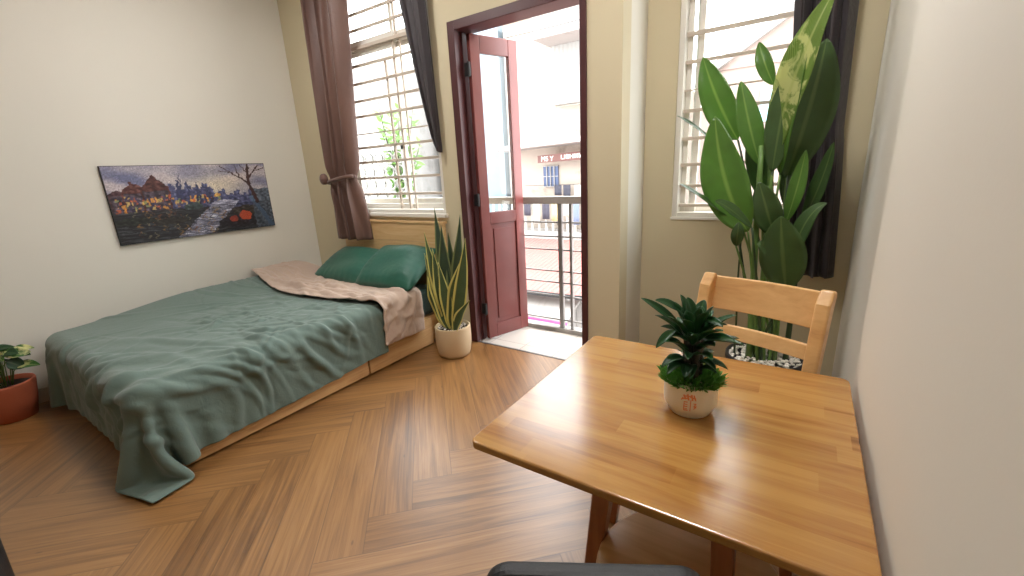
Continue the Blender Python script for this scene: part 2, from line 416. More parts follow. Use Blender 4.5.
# windows -------------------------------------------------------------
def window(name, X0, X1, Z0, Z1, yin, bars, thin, thick, stiles, trans):
    fr = MB(); t = .035
    y0, y1 = yin - .012, yin + .11
    fr.box(X0, X0 + t, y0, y1, Z0, Z1).box(X1 - t, X1, y0, y1, Z0, Z1).box(X0 + t, X1 - t, y0, y1, Z1 - t, Z1).box(X0 + t, X1 - t, y0, y1, Z0, Z0 + t)
    root = struct(name, fr, 'white_metal', bevel=.003, loc=(X0, yin, Z0))
    # sliding sashes behind the grille
    xm = stiles
    for a, b, yy in ((X0 + t, xm + .025, yin + .062), (xm - .025, X1 - t, yin + .086)):
        for z0, z1 in ((Z0 + t, trans - .02), (trans + .02, Z1 - t)):
            s = MB(); k = .032
            s.box(a, a + k, yy, yy + .022, z0, z1).box(b - k, b, yy, yy + .022, z0, z1).box(a + k, b - k, yy, yy + .022, z0, z0 + k + .012).box(a + k, b - k, yy, yy + .022, z1 - k, z1)
            sh = s.build('sash', 'white_metal', root, bevel=.002)
            MB().box(a + k, b - k, yy + .009, yy + .013, z0 + k, z1 - k).build('pane', 'glass', sh)
    MB().box(X0 + t, X1 - t, yin + .05, yin + .108, trans - .02, trans + .02).build('transom', 'white_metal', root)
    yb = yin + .035
    for z in bars:
        h = .005 if z in thin else (.013 if z in thick else .0105)
        MB().box(X0 + t, X1 - t, yb - .009, yb + .009, z - h, z + h).build('grille_bar', 'bar_metal', root, bevel=.002)
    return root
lz = [2.85, 2.717, 2.599, 2.463, 2.328, 2.188, 2.049, 1.922, 1.774, 1.657, 1.528, 1.387, 1.242]
wl = window('window_1', LW[0], LW[1], LW[2], LW[3], YB + .02, lz, (1.774,), (2.463,), -2.93, 2.463)
for x, z0, z1, wd in ((-2.905, 1.11, 2.45, .009), (-3.02, 1.11, 2.33, .009), (-2.865, 2.46, 2.9, .009), (-2.69, 2.46, 2.9, .009), (-2.83, 1.11, 2.45, .007)):
    MB().box(x - wd, x + wd, YB + .066, YB + .080, z0, z1).build('grille_upright', 'bar_metal', wl)
rz = [2.78, 2.57, 2.37, 2.16, 2.0, 1.834, 1.709, 1.536, 1.37, 1.23, 1.10]
wr = window('window_2', RW[0], RW[1], RW[2], RW[3], YR + .02, rz, (1.834,), (2.16,), -.655, 2.55)
struct('trim_2', MB().box(LW[0] - .03, LW[1] + .02, YB - .03, YB + .006, LW[2] - .028, LW[2] + .004), 'white_metal', bevel=.004)
struct('trim_3', MB().box(RW[0] - .005, RW[1] + .005, YR - .008, YR + .004, RW[2] - .012, RW[2] + .006), 'white_metal', bevel=.002)

# door frame + leaf ----------------------------------------------------
fr = MB(); a = .062
fr.box(XD0, XD0 + a, YB - .014, YB + .15, 0, ZD).box(XD1 - a * .7, XD1, YB - .014, YB + .15, 0, ZD).box(XD0 + a, XD1 - a * .7, YB - .014, YB + .15, ZD - a, ZD)
fr.box(XD0 + a, XD0 + a + .014, YB + .06, YB + .10, 0, ZD - a)
d1 = struct('door_1', fr, 'maroon_dark', bevel=.004, loc=(XD0, YB, 0))
H0 = Vector((-2.128, 2.745, 0)); H1 = Vector((-1.985, 3.150, 0)); du = (H1 - H0); LW_ = du.length; du.normalize(); dn = Vector((du.y, -du.x, 0))
def leafpart(u0, u1, z0, z1, t0, t1, mb):
    return mb.prism([(u0, z0), (u1, z0), (u1, z1), (u0, z1)], t1 - t0, H0 + dn * t0, du, (0, 0, 1), dn)
ZT = 2.355; lf = MB(); st = .085
for q in ((0, st, .012, ZT), (LW_ - st, LW_, .012, ZT), (st, LW_ - st, ZT - .12, ZT), (st, LW_ - st, .98, 1.075), (st, LW_ - st, .012, .13)):
    leafpart(*q, -.04, 0, lf)
leaf = lf.build('door_leaf', 'maroon', d1, bevel=.004)
pn = MB(); leafpart(st, LW_ - st, .13, .98, -.026, -.014, pn); leafpart(st + .03, LW_ - st - .03, .17, .94, -.018, -.006, pn)
pn.build('door_panel', 'maroon', leaf, bevel=.003)
gp = MB(); leafpart(st, LW_ - st, 1.075, ZT - .12, -.022, -.017, gp); gp.build('glass_pane', 'glass', leaf)
for z in (.28, 1.18, 2.12):
    hb = MB(); hb.tube([H0 + Vector((-.012, -.012, z - .05)), H0 + Vector((-.012, -.012, z + .05))], .009, 10)
    hb.box(-2.198, -2.13, 2.735, 2.742, z - .045, z + .045); hb.build('hinge', 'black_rubber', d1)
# narrow slit ribs of the frame on the hinge side
MB().box(XD0 + a + .014, XD0 + a + .03, YB + .128, YB + .15, 0, ZD - a).build('door_stop', 'maroon_dark', d1)

# balcony ---------------------------------------------------------------
def tiled():
    t = NT('balcony_tile'); o = t.obj(); br = t.n('ShaderNodeTexBrick'); t.set(br.inputs['Vector'], o)
    br.offset = 0; br.inputs['Color1'].default_value = s2l((206, 200, 192)); br.inputs['Color2'].default_value = s2l((200, 192, 184)); br.inputs['Mortar'].default_value = s2l((158, 146, 138))
    br.inputs['Scale'].default_value = 1; br.inputs['Mortar Size'].default_value = .003; br.inputs['Brick Width'].default_value = .3; br.inputs['Row Height'].default_value = .3
    t.p(Base_Color=br.outputs[0], Roughness=.35); return t.m
M['btile'] = tiled()
struct('floor_balcony', MB().box(-4.9, XC - .12, YB, 3.26, -.16, -.004), 'btile', loc=(0, 0.1, 0))
struct('trim_4', MB().box(-4.9, XC - .12, 3.17, 3.26, -.004, .035), 'plaster_white', bevel=.004)
struct('trim_5', MB().box(XD0, XD1, YB - .006, YB + .012, -.002, .004), 'steel')
rl = thing('balcony_railing', (-2.5, 3.2, 0), 'grey steel balcony railing with horizontal bars beyond the open door', 'railing')
x0, x1 = -4.85, XC - .125
MB().box(x0, x1, 3.17, 3.23, 1.11, 1.17).build('top_rail', 'steel_light', rl, bevel=.005)
for z in (.958, .839, .727, .542, .442, .323, .107):
    MB().tube([(x0, 3.2, z), (x1, 3.2, z)], .0075, 8).build('crossbar', 'steel', rl, smooth=True)
for x, wd in ((-1.663, .036), (-1.565, .022), (-2.5, .036), (-3.4, .036), (-4.3, .036), (-1.12, .03)):
    MB().box(x - wd / 2, x + wd / 2, 3.182, 3.218, .035, 1.115).build('post', 'steel', rl, bevel=.002)

# ------------------------------------------------------------------ bed
bed = thing('bed', (-3.4, 1.5, 0), 'low pine bed with drawer-fronted base under a green duvet', 'bed')
def plank(x0, x1, y0, y1, z0, z1, name, mat='pine', parent=bed, bevel=.004): return MB().box(x0, x1, y0, y1, z0, z1).build(name, mat, parent, bevel=bevel)
plank(-4.12, -2.53, .56, 2.60, .03, .25, 'base')
plank(-2.528, -2.506, .60, 1.783, .014, .238, 'side_board')
plank(-2.528, -2.506, 1.797, 2.46, .014, .238, 'side_board')
plank(-4.12, -2.53, .54, .558, .014, .238, 'foot_board', 'pine_x')
hb = plank(-3.735, -2.42, 2.612, 2.640, .02, .30, 'headboard', 'pine_x')
for z0, z1 in ((.303, .60), (.603, .84), (.843, 1.0)):
    MB().box(-3.735, -2.42, 2.614, 2.640, z0, z1).build('headboard_plank', 'pine_x', hb, bevel=.003)
MB().box(-3.735, -2.42, 2.606, 2.660, 1.0, 1.018).build('headboard_cap', 'pine_x', hb, bevel=.003)
def rbox_mesh(x0, x1, y0, y1, z0, z1, r, mat, name, parent=None, lab=None):
    o = MB().box(x0, x1, y0, y1, z0, z1).build(name, mat, parent, smooth=True)
    m = o.modifiers.new('bevel', 'BEVEL'); m.width = r; m.segments = 6
    return o
tag(rbox_mesh(-4.12, -2.535, .52, 2.600, .252, .485, .05, 'sheet', 'mattress'), 'mattress in a dark teal fitted sheet under the pillows', 'mattress')

def cloth(nu, nv, P0, rest, steps, colliders, iters=12, bend=.12, seed=1, grav=-9.8, thick=.008, wallx=-4.285):
    """position-based drape of a sheet; P0 start grid, rest plan-coords grid (nu,nv,2)"""
    P = P0.copy(); V = np.zeros_like(P); dt = 1 / 240.
    offs = [(1, 0, .9), (0, 1, .9), (1, 1, .5), (1, -1, .5), (3, 0, bend), (0, 3, bend)]
    L = []
    for di, dj, k in offs:
        if dj >= 0: A = (slice(0, nu - di), slice(0, nv - dj)); B = (slice(di, nu), slice(dj, nv))
        else: A = (slice(0, nu - di), slice(1, nv)); B = (slice(di, nu), slice(0, nv - 1))
        L.append((A, B, np.linalg.norm(rest[A] - rest[B], axis=-1), k))
    def coll(P):
        hit = np.zeros(P.shape[:2], bool)
        for kind, c, h, r in colliders:
            q = np.abs(P - c) - (h - r)
            mq = np.maximum(q, 0); ln = np.linalg.norm(mq, axis=-1)
            d = ln + np.minimum(q.max(-1), 0) - r
            pen = d < thick
            if pen.any():
                s = np.sign(P - c); n1 = mq * s / np.maximum(ln, 1e-6)[..., None]
                ax = q.argmax(-1); n2 = np.eye(3)[ax] * s
                n = np.where((ln > 1e-5)[..., None], n1, n2)
                P[pen] += n[pen] * (thick - d[pen])[:, None]; hit |= pen
        fl = P[..., 2] < .012
        P[..., 2][fl] = .012; hit |= fl
        wl = P[..., 0] < wallx
        P[..., 0][wl] = wallx
        return hit
    for s in range(steps):
        V[..., 2] += grav * dt; V *= .994
        Pp = P.copy(); P += V * dt
        hit = None
        for it in range(iters):
            for A, B, l, k in L:
                D = P[B] - P[A]; n = np.maximum(np.linalg.norm(D, axis=-1), 1e-6)
                e = (n - l) / n
                if k == bend: e = np.minimum(e, 0)
                c = D * (e * .5 * k)[..., None]
                P[A] += c; P[B] -= c
            if it == iters - 1: hit = coll(P)
        V = (P - Pp) / dt
        V[hit] *= .72
        if s > steps * .8: V *= .9
    return P

mcol = ('b', np.array([-3.32, 1.56, -.01]), np.array([.83, 1.06, .50]), .07)     # mattress and base
def smooth_noise(nu, nv, k, seed):
    r = np.random.RandomState(seed); out = np.zeros((nu, nv)); U = np.linspace(0, 1, nu)[:, None]; Vv = np.linspace(0, 1, nv)[None]
    for i in range(14):
        a, b = r.uniform(-k, k, 2); out += np.sin(2 * math.pi * (a * U + b * Vv) + r.uniform(0, 6.3)) / 14 ** .5
    return out
def sheet_start(nu, nv, corner, comp, z, seed, amp):
    """corner(u,v)->(x,y) plan position of the rest sheet; comp squeezes the start so it puckers"""
    R = np.zeros((nu, nv, 2))
    for i in range(nu):
        for j in range(nv): R[i, j] = corner(i / (nu - 1), j / (nv - 1))
    P = np.zeros((nu, nv, 3)); c = R.mean((0, 1))
    P[..., :2] = c + (R - c) * comp
    P[..., 2] = z + amp * smooth_noise(nu, nv, 5, seed)
    return P, R
def to_obj(P, name, mat, thick, subs=1):
    nu, nv = P.shape[:2]
    mb = MB(); mb.grid(lambda u, v: tuple(P[int(round(u * (nu - 1))), int(round(v * (nv - 1)))]), nu, nv)
    o = mb.build(name, mat, smooth=True, solid=thick, subs=subs, offset=1.0)
    return o
# duvet: u from the wall to the right side, v from the foot to the head
def duv(u, v):
    y = .20 + v * (2.02 - .20)
    xr = -2.49 + .285 + .05 * math.sin(math.pi * min(1, v * 1.12))
    xl = -4.30
    return (xl + (xr - xl) * u, y)
P, R = sheet_start(160, 160, duv, np.array([.965, .955]), .60, 3, .022)
P[..., 0] -= P[0, :, 0].min() + 4.285
ridge = ('b', np.array([-4.20, 1.60, .38]), np.array([.14, .80, .185]), .13)
P = cloth(160, 160, P, R, 420, [mcol], iters=8, bend=.22)
def rise(P):
    # bedding pushed up against the wall
    sm = lambda t: np.clip(t, 0, 1) ** 2 * (3 - 2 * np.clip(t, 0, 1))
    P[..., 2] += .085 * sm((-3.55 - P[..., 0]) / .65) * sm((P[..., 1] - .55) / .9) * (P[..., 2] > .4)
    return P
def creases(P, R, specs, seed):
    # soft fold ridges laid over the draped sheet, in the sheet's own plan coordinates
    r = np.random.RandomState(seed); H = np.zeros(P.shape[:2])
    for (cx, cy, sx, sy, ang, spread, n, ln, wd, amp) in specs:
        for k in range(n):
            x, y = cx + r.normal() * sx, cy + r.normal() * sy; a = math.radians(ang + r.normal() * spread)
            L_ = ln * r.uniform(.5, 1.4); w_ = wd * r.uniform(.7, 1.5); dx, dy = R[..., 0] - x, R[..., 1] - y
            al = dx * math.cos(a) + dy * math.sin(a); pe = -dx * math.sin(a) + dy * math.cos(a) + r.uniform(-.5, .5) * al * al / max(L_, .1)
            s = 1 if r.rand() < .75 else -.7
            H += s * amp * r.uniform(.5, 1.3) * np.exp(-(al / L_) ** 2) * (np.exp(-(pe / w_) ** 2) - .35 * np.exp(-((pe - 1.6 * w_) / w_) ** 2))
    du = np.gradient(P, axis=0); dv = np.gradient(P, axis=1); N = np.cross(du, dv); N /= np.maximum(np.linalg.norm(N, axis=-1, keepdims=True), 1e-9)
    H = np.maximum(H, -.006)
    return P + N * H[..., None]
P = rise(P)
P = creases(P, R, [(-3.1, 1.25, .45, .35, 30, 28, 34, .20, .015, .011), (-3.2, 1.35, .16, .12, 20, 40, 34, .10, .011, .012), (-3.6, 1.6, .3, .2, 10, 25, 20, .22, .015, .010),
                   (-2.45, 1.1, .06, .50, 38, 16, 34, .22, .018, .017), (-3.3, .45, .45, .08, 82, 18, 26, .18, .017, .014), (-2.7, .62, .12, .12, 52, 16, 10, .25, .022, .014), (-3.2, .9, .5, .25, 20, 20, 14, .35, .035, .012), (-2.75, 1.5, .2, .25, 30, 16, 20, .25, .016, .013)], 5)
tag(to_obj(P, 'duvet', 'duvet', .008), 'rumpled sage green duvet draped over the bed and down to the floor', 'duvet')
def thr(u, v):
    # v=0 lower (foot side) edge, v=1 head edge
    xr = -2.49 + .30; xl = -4.28
    x = xl + (xr - xl) * u
    y0 = 1.96 - .13 * math.sin(math.pi * min(1, u * 1.15)) ; y1 = 2.33 + .03 * math.sin(u * 5)
    return (x, y0 + (y1 - y0) * v)
P, R = sheet_start(100, 40, thr, np.array([.97, .93]), .66, 9, .02)
R[..., 1] = (R[..., 1] - 2.1) * 1.18 + 2.1
P[..., 0] -= P[0, :, 0].min() + 4.275
mcol2 = ('b', np.array([-3.42, 1.56, .006]), np.array([.945, 1.06, .51]), .055)
P = cloth(100, 40, P, R, 330, [mcol2], iters=8, bend=.25, thick=.012)
P = rise(P)
P = creases(P, R, [(-3.2, 2.1, .6, .12, -12, 12, 44, .24, .014, .013), (-2.5, 2.05, .12, .12, -55, 18, 18, .16, .016, .015), (-3.6, 2.0, .35, .06, -10, 10, 26, .24, .013, .016), (-3.0, 1.92, .4, .03, -4, 6, 20, .3, .016, .022)], 8)
tag(to_obj(P, 'throw_blanket', 'throw', .010), 'beige blanket folded across the bed below the green pillows', 'blanket')

def pillow(c, w, d, h, rx, rz, seed, label):
    r = random.Random(seed); n = 40
    mb = MB(); Rm = Matrix.Rotation(rz, 3, 'Z') @ Matrix.Rotation(rx, 3, 'X')
    ph = [r.uniform(0, 6) for _ in range(6)]
    def f(u, v, s):
        a, b = 2 * u - 1, 2 * v - 1
        k = (1 - abs(a) ** 3.2) * (1 - abs(b) ** 3.0); k = max(k, 0) ** .55
        x = a * w / 2 * (1 - .10 * (b * b) * (1 - 0) * .6 + .05 * abs(a * b)); y = b * d / 2 * (1 - .10 * (a * a) * .6 + .05 * abs(a * b))
        wr = .006 * math.sin(3.1 * a + 2 * b + ph[0]) + .0045 * math.sin(-2.6 * a + 4.5 * b + ph[1]) + .003 * max(0, abs(a) - .4) * math.sin(26 * b + 5 * a + ph[2]) + .003 * max(0, abs(b) - .4) * math.sin(30 * a + ph[4])
        z = s * (h / 2 * k) + wr * k * 1.6 + .006 * math.sin(7 * a + ph[3]) * (1 - k)
        return Vector(c) + Rm @ Vector((x, y, z))
    mb.grid(lambda u, v: f(u, v, 1), n, n); mb.grid(lambda u, v: f(u, 1 - v, -1), n, n)
    o = mb.build('pillow', 'pillow', smooth=True)
    wdm = o.modifiers.new('weld', 'WELD'); wdm.merge_threshold = .0008
    tag(o, label, 'pillow', None)
    return o
pillow((-3.36, 2.40, .635), .80, .44, .17, math.radians(30), math.radians(-3), 1, 'green pillow on the left, nearer the left wall')
pillow((-2.79, 2.39, .665), .62, .47, .20, math.radians(34), math.radians(4), 2, 'green pillow on the right, beside the snake plant')

# ------------------------------------------------------------------ painting on the left wall
def paint():
    NU, NV = 300, 150
    r = np.random.RandomState(4)
    U, Vv = np.meshgrid(np.linspace(0, 1, NU), np.linspace(0, 1, NV), indexing='ij')   # u right, v up
    def nz(k1, k2, seed):
        q = np.random.RandomState(seed); o = np.zeros_like(U)
        for i in range(18):
            a, b = q.uniform(-k1, k1), q.uniform(-k2, k2); o += np.sin(6.283 * (a * U + b * Vv) + q.uniform(0, 6.3)) / 4.2
        return o
    C = np.zeros((NU, NV, 3))
    sky = np.clip(.5 + .5 * nz(4, 5, 1), 0, 1)[..., None]
    warm = np.exp(-((U - .62) ** 2 / .05 + (Vv - .68) ** 2 / .03))[..., None]
    C[:] = np.array([120, 122, 150]) * (1 - sky) + np.array([190, 180, 184]) * sky
    C[:] = C * (1 - warm * .8) + np.array([226, 212, 186]) * warm * .8
    hor = .56 + .02 * np.sin(U * 9)
    # far skyline
    xs = np.linspace(0, 1, NU); sk = .60 + .06 * (np.sin(xs * 60) > .3) + .03 * (np.sin(xs * 133) > 0)
    sk = np.where((xs > .22) & (xs < .60), sk + .06, sk - .02); sk = np.where(xs > .60, sk - .02 - (xs - .6) * .12, sk)
    m = (Vv < sk[:, None]) & (Vv > .3); nn = nz(30, 20, 5)[..., None]
    C[m] = (np.array([84, 88, 122]) + 22 * nn)[m]
    for tx, th, tw in ((.40, .86, .010), (.385, .80, .022), (.50, .76, .014), (.44, .78, .008), (.56, .74, .01)):
        m = (abs(U - tx) < tw * (1 - (Vv - .55) / (th - .55) * .8)) & (Vv < th) & (Vv > .5); C[m] = (66, 70, 106)
    # houses on the left
    for hx0, hx1, base, ridge_, col in ((0, .10, .66, .70, (88, 60, 66)), (.07, .20, .68, .80, (104, 62, 58)), (.17, .33, .70, .88, (92, 52, 48))):
        mid = (hx0 + hx1) / 2; top = base + (ridge_ - base) * (1 - abs(U - mid) / ((hx1 - hx0) / 2))
        m = (U >= hx0) & (U < hx1) & (Vv < top); C[m] = np.array(col) + (18 * nn)[m]
        m = (U >= hx0 + .01) & (U < hx1 - .01) & (Vv < base - .03) & (Vv > .36); C[m] = (np.array([82, 70, 82]) + 26 * nn)[m]
    for i in range(190):
        x, y = r.uniform(.02, .64), r.uniform(.38, .60)
        if x > .34: y = r.uniform(.44, .56)
        ww, hh = r.uniform(.002, .010), r.uniform(.008, .030); c = [(232, 170, 80), (204, 110, 70), (230, 200, 120), (150, 160, 110), (60, 56, 90), (50, 44, 60), (90, 80, 110)][r.randint(7)]
        m = (abs(U - x) < ww) & (abs(Vv - y) < hh); C[m] = C[m] * .25 + np.array(c) * .75
    # quay and water
    wat = Vv < .40 - .06 * (U > .62)
    C[wat] = (np.array([56, 56, 62]) + 26 * nz(8, 40, 8)[..., None])[wat]
    can = (abs(U - (.48 + (Vv - .1) * .55)) < .09 + .05 * (.4 - Vv)) & (Vv < .47)
    C[can] = (np.array([150, 150, 168]) + 46 * nz(10, 44, 11)[..., None])[can]
    for i in range(150):
        x = r.uniform(.1, .66); y = r.uniform(.04, .38); m = (abs(U - x + .01 * np.sin(Vv * 90 + i)) < .002 + .005 * r.rand()) & (abs(Vv - y) < .012 + .04 * r.rand())
        C[m] = C[m] * .5 + np.array([(206, 150, 74), (156, 90, 52), (200, 180, 130), (40, 40, 50), (60, 66, 80), (30, 30, 36)][r.randint(6)]) * .5
    for bx, by, bw, bh, c in ((.10, .28, .12, .05, (52, 56, 48)), (.30, .24, .10, .05, (60, 54, 48)), (.45, .42, .06, .05, (70, 84, 84)), (.76, .14, .17, .10, (46, 40, 50)), (.80, .30, .10, .08, (74, 66, 60))):
        e = ((U - bx) / bw) ** 2 + ((Vv - by) / bh) ** 2; m = (e < 1); C[m] = (np.array(c) + 16 * nn)[m]
    m = ((U - .79) / .045) ** 2 + ((Vv - .22) / .075) ** 2 < 1; C[m] = (206, 96, 60)
    m = ((U - .70) / .03) ** 2 + ((Vv - .18) / .045) ** 2 < 1; C[m] = (176, 78, 60)
    # bank and tree at right
    m = (U > .86) & (Vv < .62 - 0 * U) & (Vv < .15 + (U - .80) * 6); C[m] = (np.array([96, 104, 116]) + 24 * nn)[m]
    m = (abs(U - (.96 - .25 * (Vv - .1))) < .02) & (Vv < .5); C[m] = (96, 116, 140)
    def br(x0, y0, x1, y1, wd):
        t = np.clip(((U - x0) * (x1 - x0) + (Vv - y0) * (y1 - y0)) / ((x1 - x0) ** 2 + (y1 - y0) ** 2), 0, 1)
        d = np.hypot((U - x0 - t * (x1 - x0)) * 2, Vv - y0 - t * (y1 - y0)); C[d < wd * (1.3 - .6 * t)] = (74, 44, 42)
    br(.90, .42, .86, .70, .026); br(.86, .70, .87, .98, .02); br(.86, .70, .76, .86, .013); br(.76, .86, .68, .97, .009); br(.87, .80, .95, .97, .012)
    br(.80, .80, .78, .98, .007); br(.86, .86, .82, .99, .009); br(.92, .90, .99, .93, .007); br(.74, .88, .66, .90, .005)
    # brush texture: small displaced dabs and a darker, dusky tone
    q = np.random.RandomState(12)
    du_ = np.clip((np.arange(NU)[:, None] + 1.1 * nz(20, 16, 31)).round().astype(int), 0, NU - 1); dv_ = np.clip((np.arange(NV)[None] + 1.0 * nz(16, 20, 32)).round().astype(int), 0, NV - 1)
    C = C[du_, dv_]
    C = C * (1 + .06 * q.normal(size=(NU // 2, NV // 2, 1)).repeat(2, 0).repeat(2, 1)) 
    C = 255 * np.clip(C / 255, 0, 1) ** 1.2
    C[(Vv < .42)] *= .82
    return np.clip(C, 8, 250), NU, NV
C, NU, NV = paint()
py0, py1, pz0, pz1 = 1.066, 2.238, .997, 1.571
cv = MB(); cv.grid(lambda u, v: (XL + .027, py0 + (py1 - py0) * u, pz0 + (pz1 - pz0) * v), NU, NV)
tm = NT('painted_canvas'); at = tm.n('ShaderNodeAttribute', attribute_name='Col'); tm.p(Base_Color=at.outputs['Color'], Roughness=.45)
M['canvas'] = tm.m
pic = thing('painting', (XL + .015, (py0 + py1) / 2, pz0), 'wide canvas painting of a canal town at dusk hung on the left wall', 'painting')
co = cv.build('painted_surface', 'canvas', pic)
ca = co.data.color_attributes.new('Col', 'FLOAT_COLOR', 'POINT')
lin = np.ones((NU * NV, 4), np.float32); s_ = C.reshape(-1, 3) / 255; lin[:, :3] = np.where(s_ <= .04045, s_ / 12.92, ((s_ + .055) / 1.055) ** 2.4)
ca.data.foreach_set('color', lin.ravel())
MB().box(XL + .001, XL + .026, py0 - .004, py1 + .004, pz0 - .004, pz1 + .004).build('stretcher_frame', plain('black_canvas_edge', (26, 24, 28), .6), pic)

# ------------------------------------------------------------------ curtains
def curtain(name, mat, label, top, mid, bot, zt, zm, zb, yc, folds, amp, tie=True, rodx=None, seed=0, sub=True):
    """top/mid/bot: (x0,x1) of the gathered cloth at heights zt, zm (tie), zb"""
    r = random.Random(seed); ph = r.uniform(0, 6)
    root = thing(name, ((top[0] + top[1]) / 2, yc, zb), label, 'curtain')
    def xr(z):
        if z > zm:
            t = (z - zm) / (zt - zm); t = t ** .75; return (mid[0] + (top[0] - mid[0]) * t, mid[1] + (top[1] - mid[1]) * t)
        t = (zm - z) / max(zm - zb, 1e-3); t = t ** .7; return (mid[0] + (bot[0] - mid[0]) * t, mid[1] + (bot[1] - mid[1]) * t)
    def f(u, v):
        z = zb + (zt - zb) * v; a, b = xr(z)
        tgt = math.exp(-((z - zm) / .07) ** 2) if tie else 0
        k = amp * (1 - .45 * tgt)
        x = a + (b - a) * u + .35 * k * math.sin(2 * math.pi * folds * u * 2 + 1.2 + ph)
        y = yc + k * math.sin(2 * math.pi * folds * u + ph + .5 * math.sin(z * 2.3)) + .3 * k * math.sin(2 * math.pi * folds * 2.3 * u + z)
        z2 = z + (.006 * math.sin(2 * math.pi * folds * u) if v < .02 else 0)
        return (x, y, z2)
    MB().grid(f, 90, 70).build('cloth', mat, root, smooth=True, solid=.002, offset=0)
    if tie:
        n = 24; pts = []
        cx = (mid[0] + mid[1]) / 2; rx = (mid[1] - mid[0]) / 2 + .006; ry = amp + .006
        pts = [(cx + rx * math.cos(2 * math.pi * k / n), yc + ry * math.sin(2 * math.pi * k / n), zm + .025 * math.cos(2 * math.pi * k / n)) for k in range(n + 1)]
        MB().tube(pts, .019, 8).build('tieback', mat, root, smooth=True)
        MB().ball((mid[0] + .01, yc - amp - .01, zm + .01), .045, 8, (1, .8, 1.2)).build('tie_knot', mat, root, smooth=True)
    return root
curtain('curtain', 'curtain', 'brown satin curtain tied back at the left edge of the left window', (-3.74, -3.24), (-3.74, -3.40), (-3.72, -3.31), 2.98, 1.39, .845, 2.55, 3.0, .058, seed=3)
curtain('curtain', 'curtain_dark', 'narrow dark curtain drawn against the right side of the left window', (-2.70, -2.39), (-2.425, -2.385), (-2.41, -2.39), 2.98, 1.60, 1.56, 2.62, 2.0, .018, tie=False, seed=5)
curtain('curtain', 'curtain_dark', 'dark brown curtain hanging behind the tall plant at the right window', (-.20, .10), (-.10, .125), (-.09, .175), 2.98, 1.5, .70, 3.03, 4.0, .038, tie=False, seed=8)
for nm, xa, xb, y, lb in (('curtain_rod', -3.85, -2.30, 2.585, 'curtain rod above the left window'), ('curtain_rod', -.85, .20, 3.03, 'curtain rod above the right window')):
    rt = thing(nm, ((xa + xb) / 2, y, 2.99), lb, 'curtain rod')
    MB().tube([(xa, y, 2.99), (xb, y, 2.99)], .012, 12).build('rod', 'steel', rt, smooth=True)
    for x in (xa + .05, xb - .05): MB().box(x - .01, x + .01, y, (YB if y < 3 else YR) - .001, 2.98, 3.0).build('bracket', 'steel', rt)

# ------------------------------------------------------------------ table
tb = thing('dining_table', (-.24, 1.11, 0), 'small square rubberwood table with a glossy top against the right wall', 'table')
X0, X1, Y0, Y1 = -.642, .165, .713, 1.508
def rrect(x0, x1, y0, y1, r, n=6):
    p = []
    for cx, cy, a0 in ((x1 - r, y0 + r, -90), (x1 - r, y1 - r, 0), (x0 + r, y1 - r, 90), (x0 + r, y0 + r, 180)):
        for k in range(n + 1): a = math.radians(a0 + 90 * k / n); p.append((cx + r * math.cos(a), cy + r * math.sin(a)))
    return p
MB().prism(rrect(X0, X1, Y0, Y1, .022), .022, (0, 0, .728), (1, 0, 0), (0, 1, 0), (0, 0, 1)).build('tabletop', 'table', tb, bevel=.005)
MB().box(-.50, .06, .88, .90, .66, .727).build('apron', 'leg', tb, bevel=.002)
MB().box(-.50, .06, 1.33, 1.35, .66, .727).build('apron', 'leg', tb, bevel=.002)
for (xa, ya), (xb, yb) in (((-.335, .875), (-.43, .92)), ((-.075, .875), (-.045, .83)), ((-.43, 1.34), (-.52, 1.40)), ((.02, 1.34), (.08, 1.40))):
    n = 14; pts = [(xb + (xa - xb) * k / n, yb + (ya - yb) * k / n, .001 + .725 * k / n) for k in range(n + 1)]
    MB().beam(pts[0], pts[-1], .036, .036, (0, 1, 0), 1.35).build('leg', 'leg', tb, bevel=.006)

# stool under the table
st_ = thing('stool', (-.14, .88, 0), 'low round wooden stool tucked under the table', 'stool')
MB().lathe([(.19, .424), (.208, .428), (.214, .437), (.212, .447), (.205, .451), (.0005, .451)], (-.14, .88, 0), 64).build('seat', 'chair', st_, smooth=True)
for x, y in ((-.24, .78), (-.04, .78), (-.24, .98), (-.04, .98)):
    MB().beam((x * 1.04, y, .001), (x, y, .425), .03, .03, (0, 1, 0), 1.15).build('leg', 'leg', st_, bevel=.004)

# ------------------------------------------------------------------ wooden chair behind the table
ch = thing('dining_chair', (-.15, 1.55, 0), 'pale wooden dining chair with a slatted back behind the table', 'chair')
def Cx(s): return Vector((-.277 + s * .374, 1.81 - s * .12, 0))           # s 0..1 along the back, left to right
bd = Vector((.374, -.12, 0)).normalized(); fw = Vector((bd.y, -bd.x, 0))   # towards the table
for s in (0, 1):
    base = Cx(s) + fw * .09; mb = MB()
    # side profile of the post in the (fw, z) plane, thickness along bd
    prof = [(.045, 0), (.075, 0), (.105, .40), (.098, .55), (.062, .75), (.022, .93), (-.012, .972), (-.034, .968), (-.036, .95), (-.022, .90), (.012, .75), (.05, .55), (.058, .42)]
    mb.prism([(-a + .09, z) for a, z in [(-p[0] * 1.0 + .06, p[1]) for p in prof]], .044, Cx(s) - bd * .022 - fw * .0, fw, (0, 0, 1), bd)
    mb.build('back_post', 'chair', ch, bevel=.008, smooth=False)
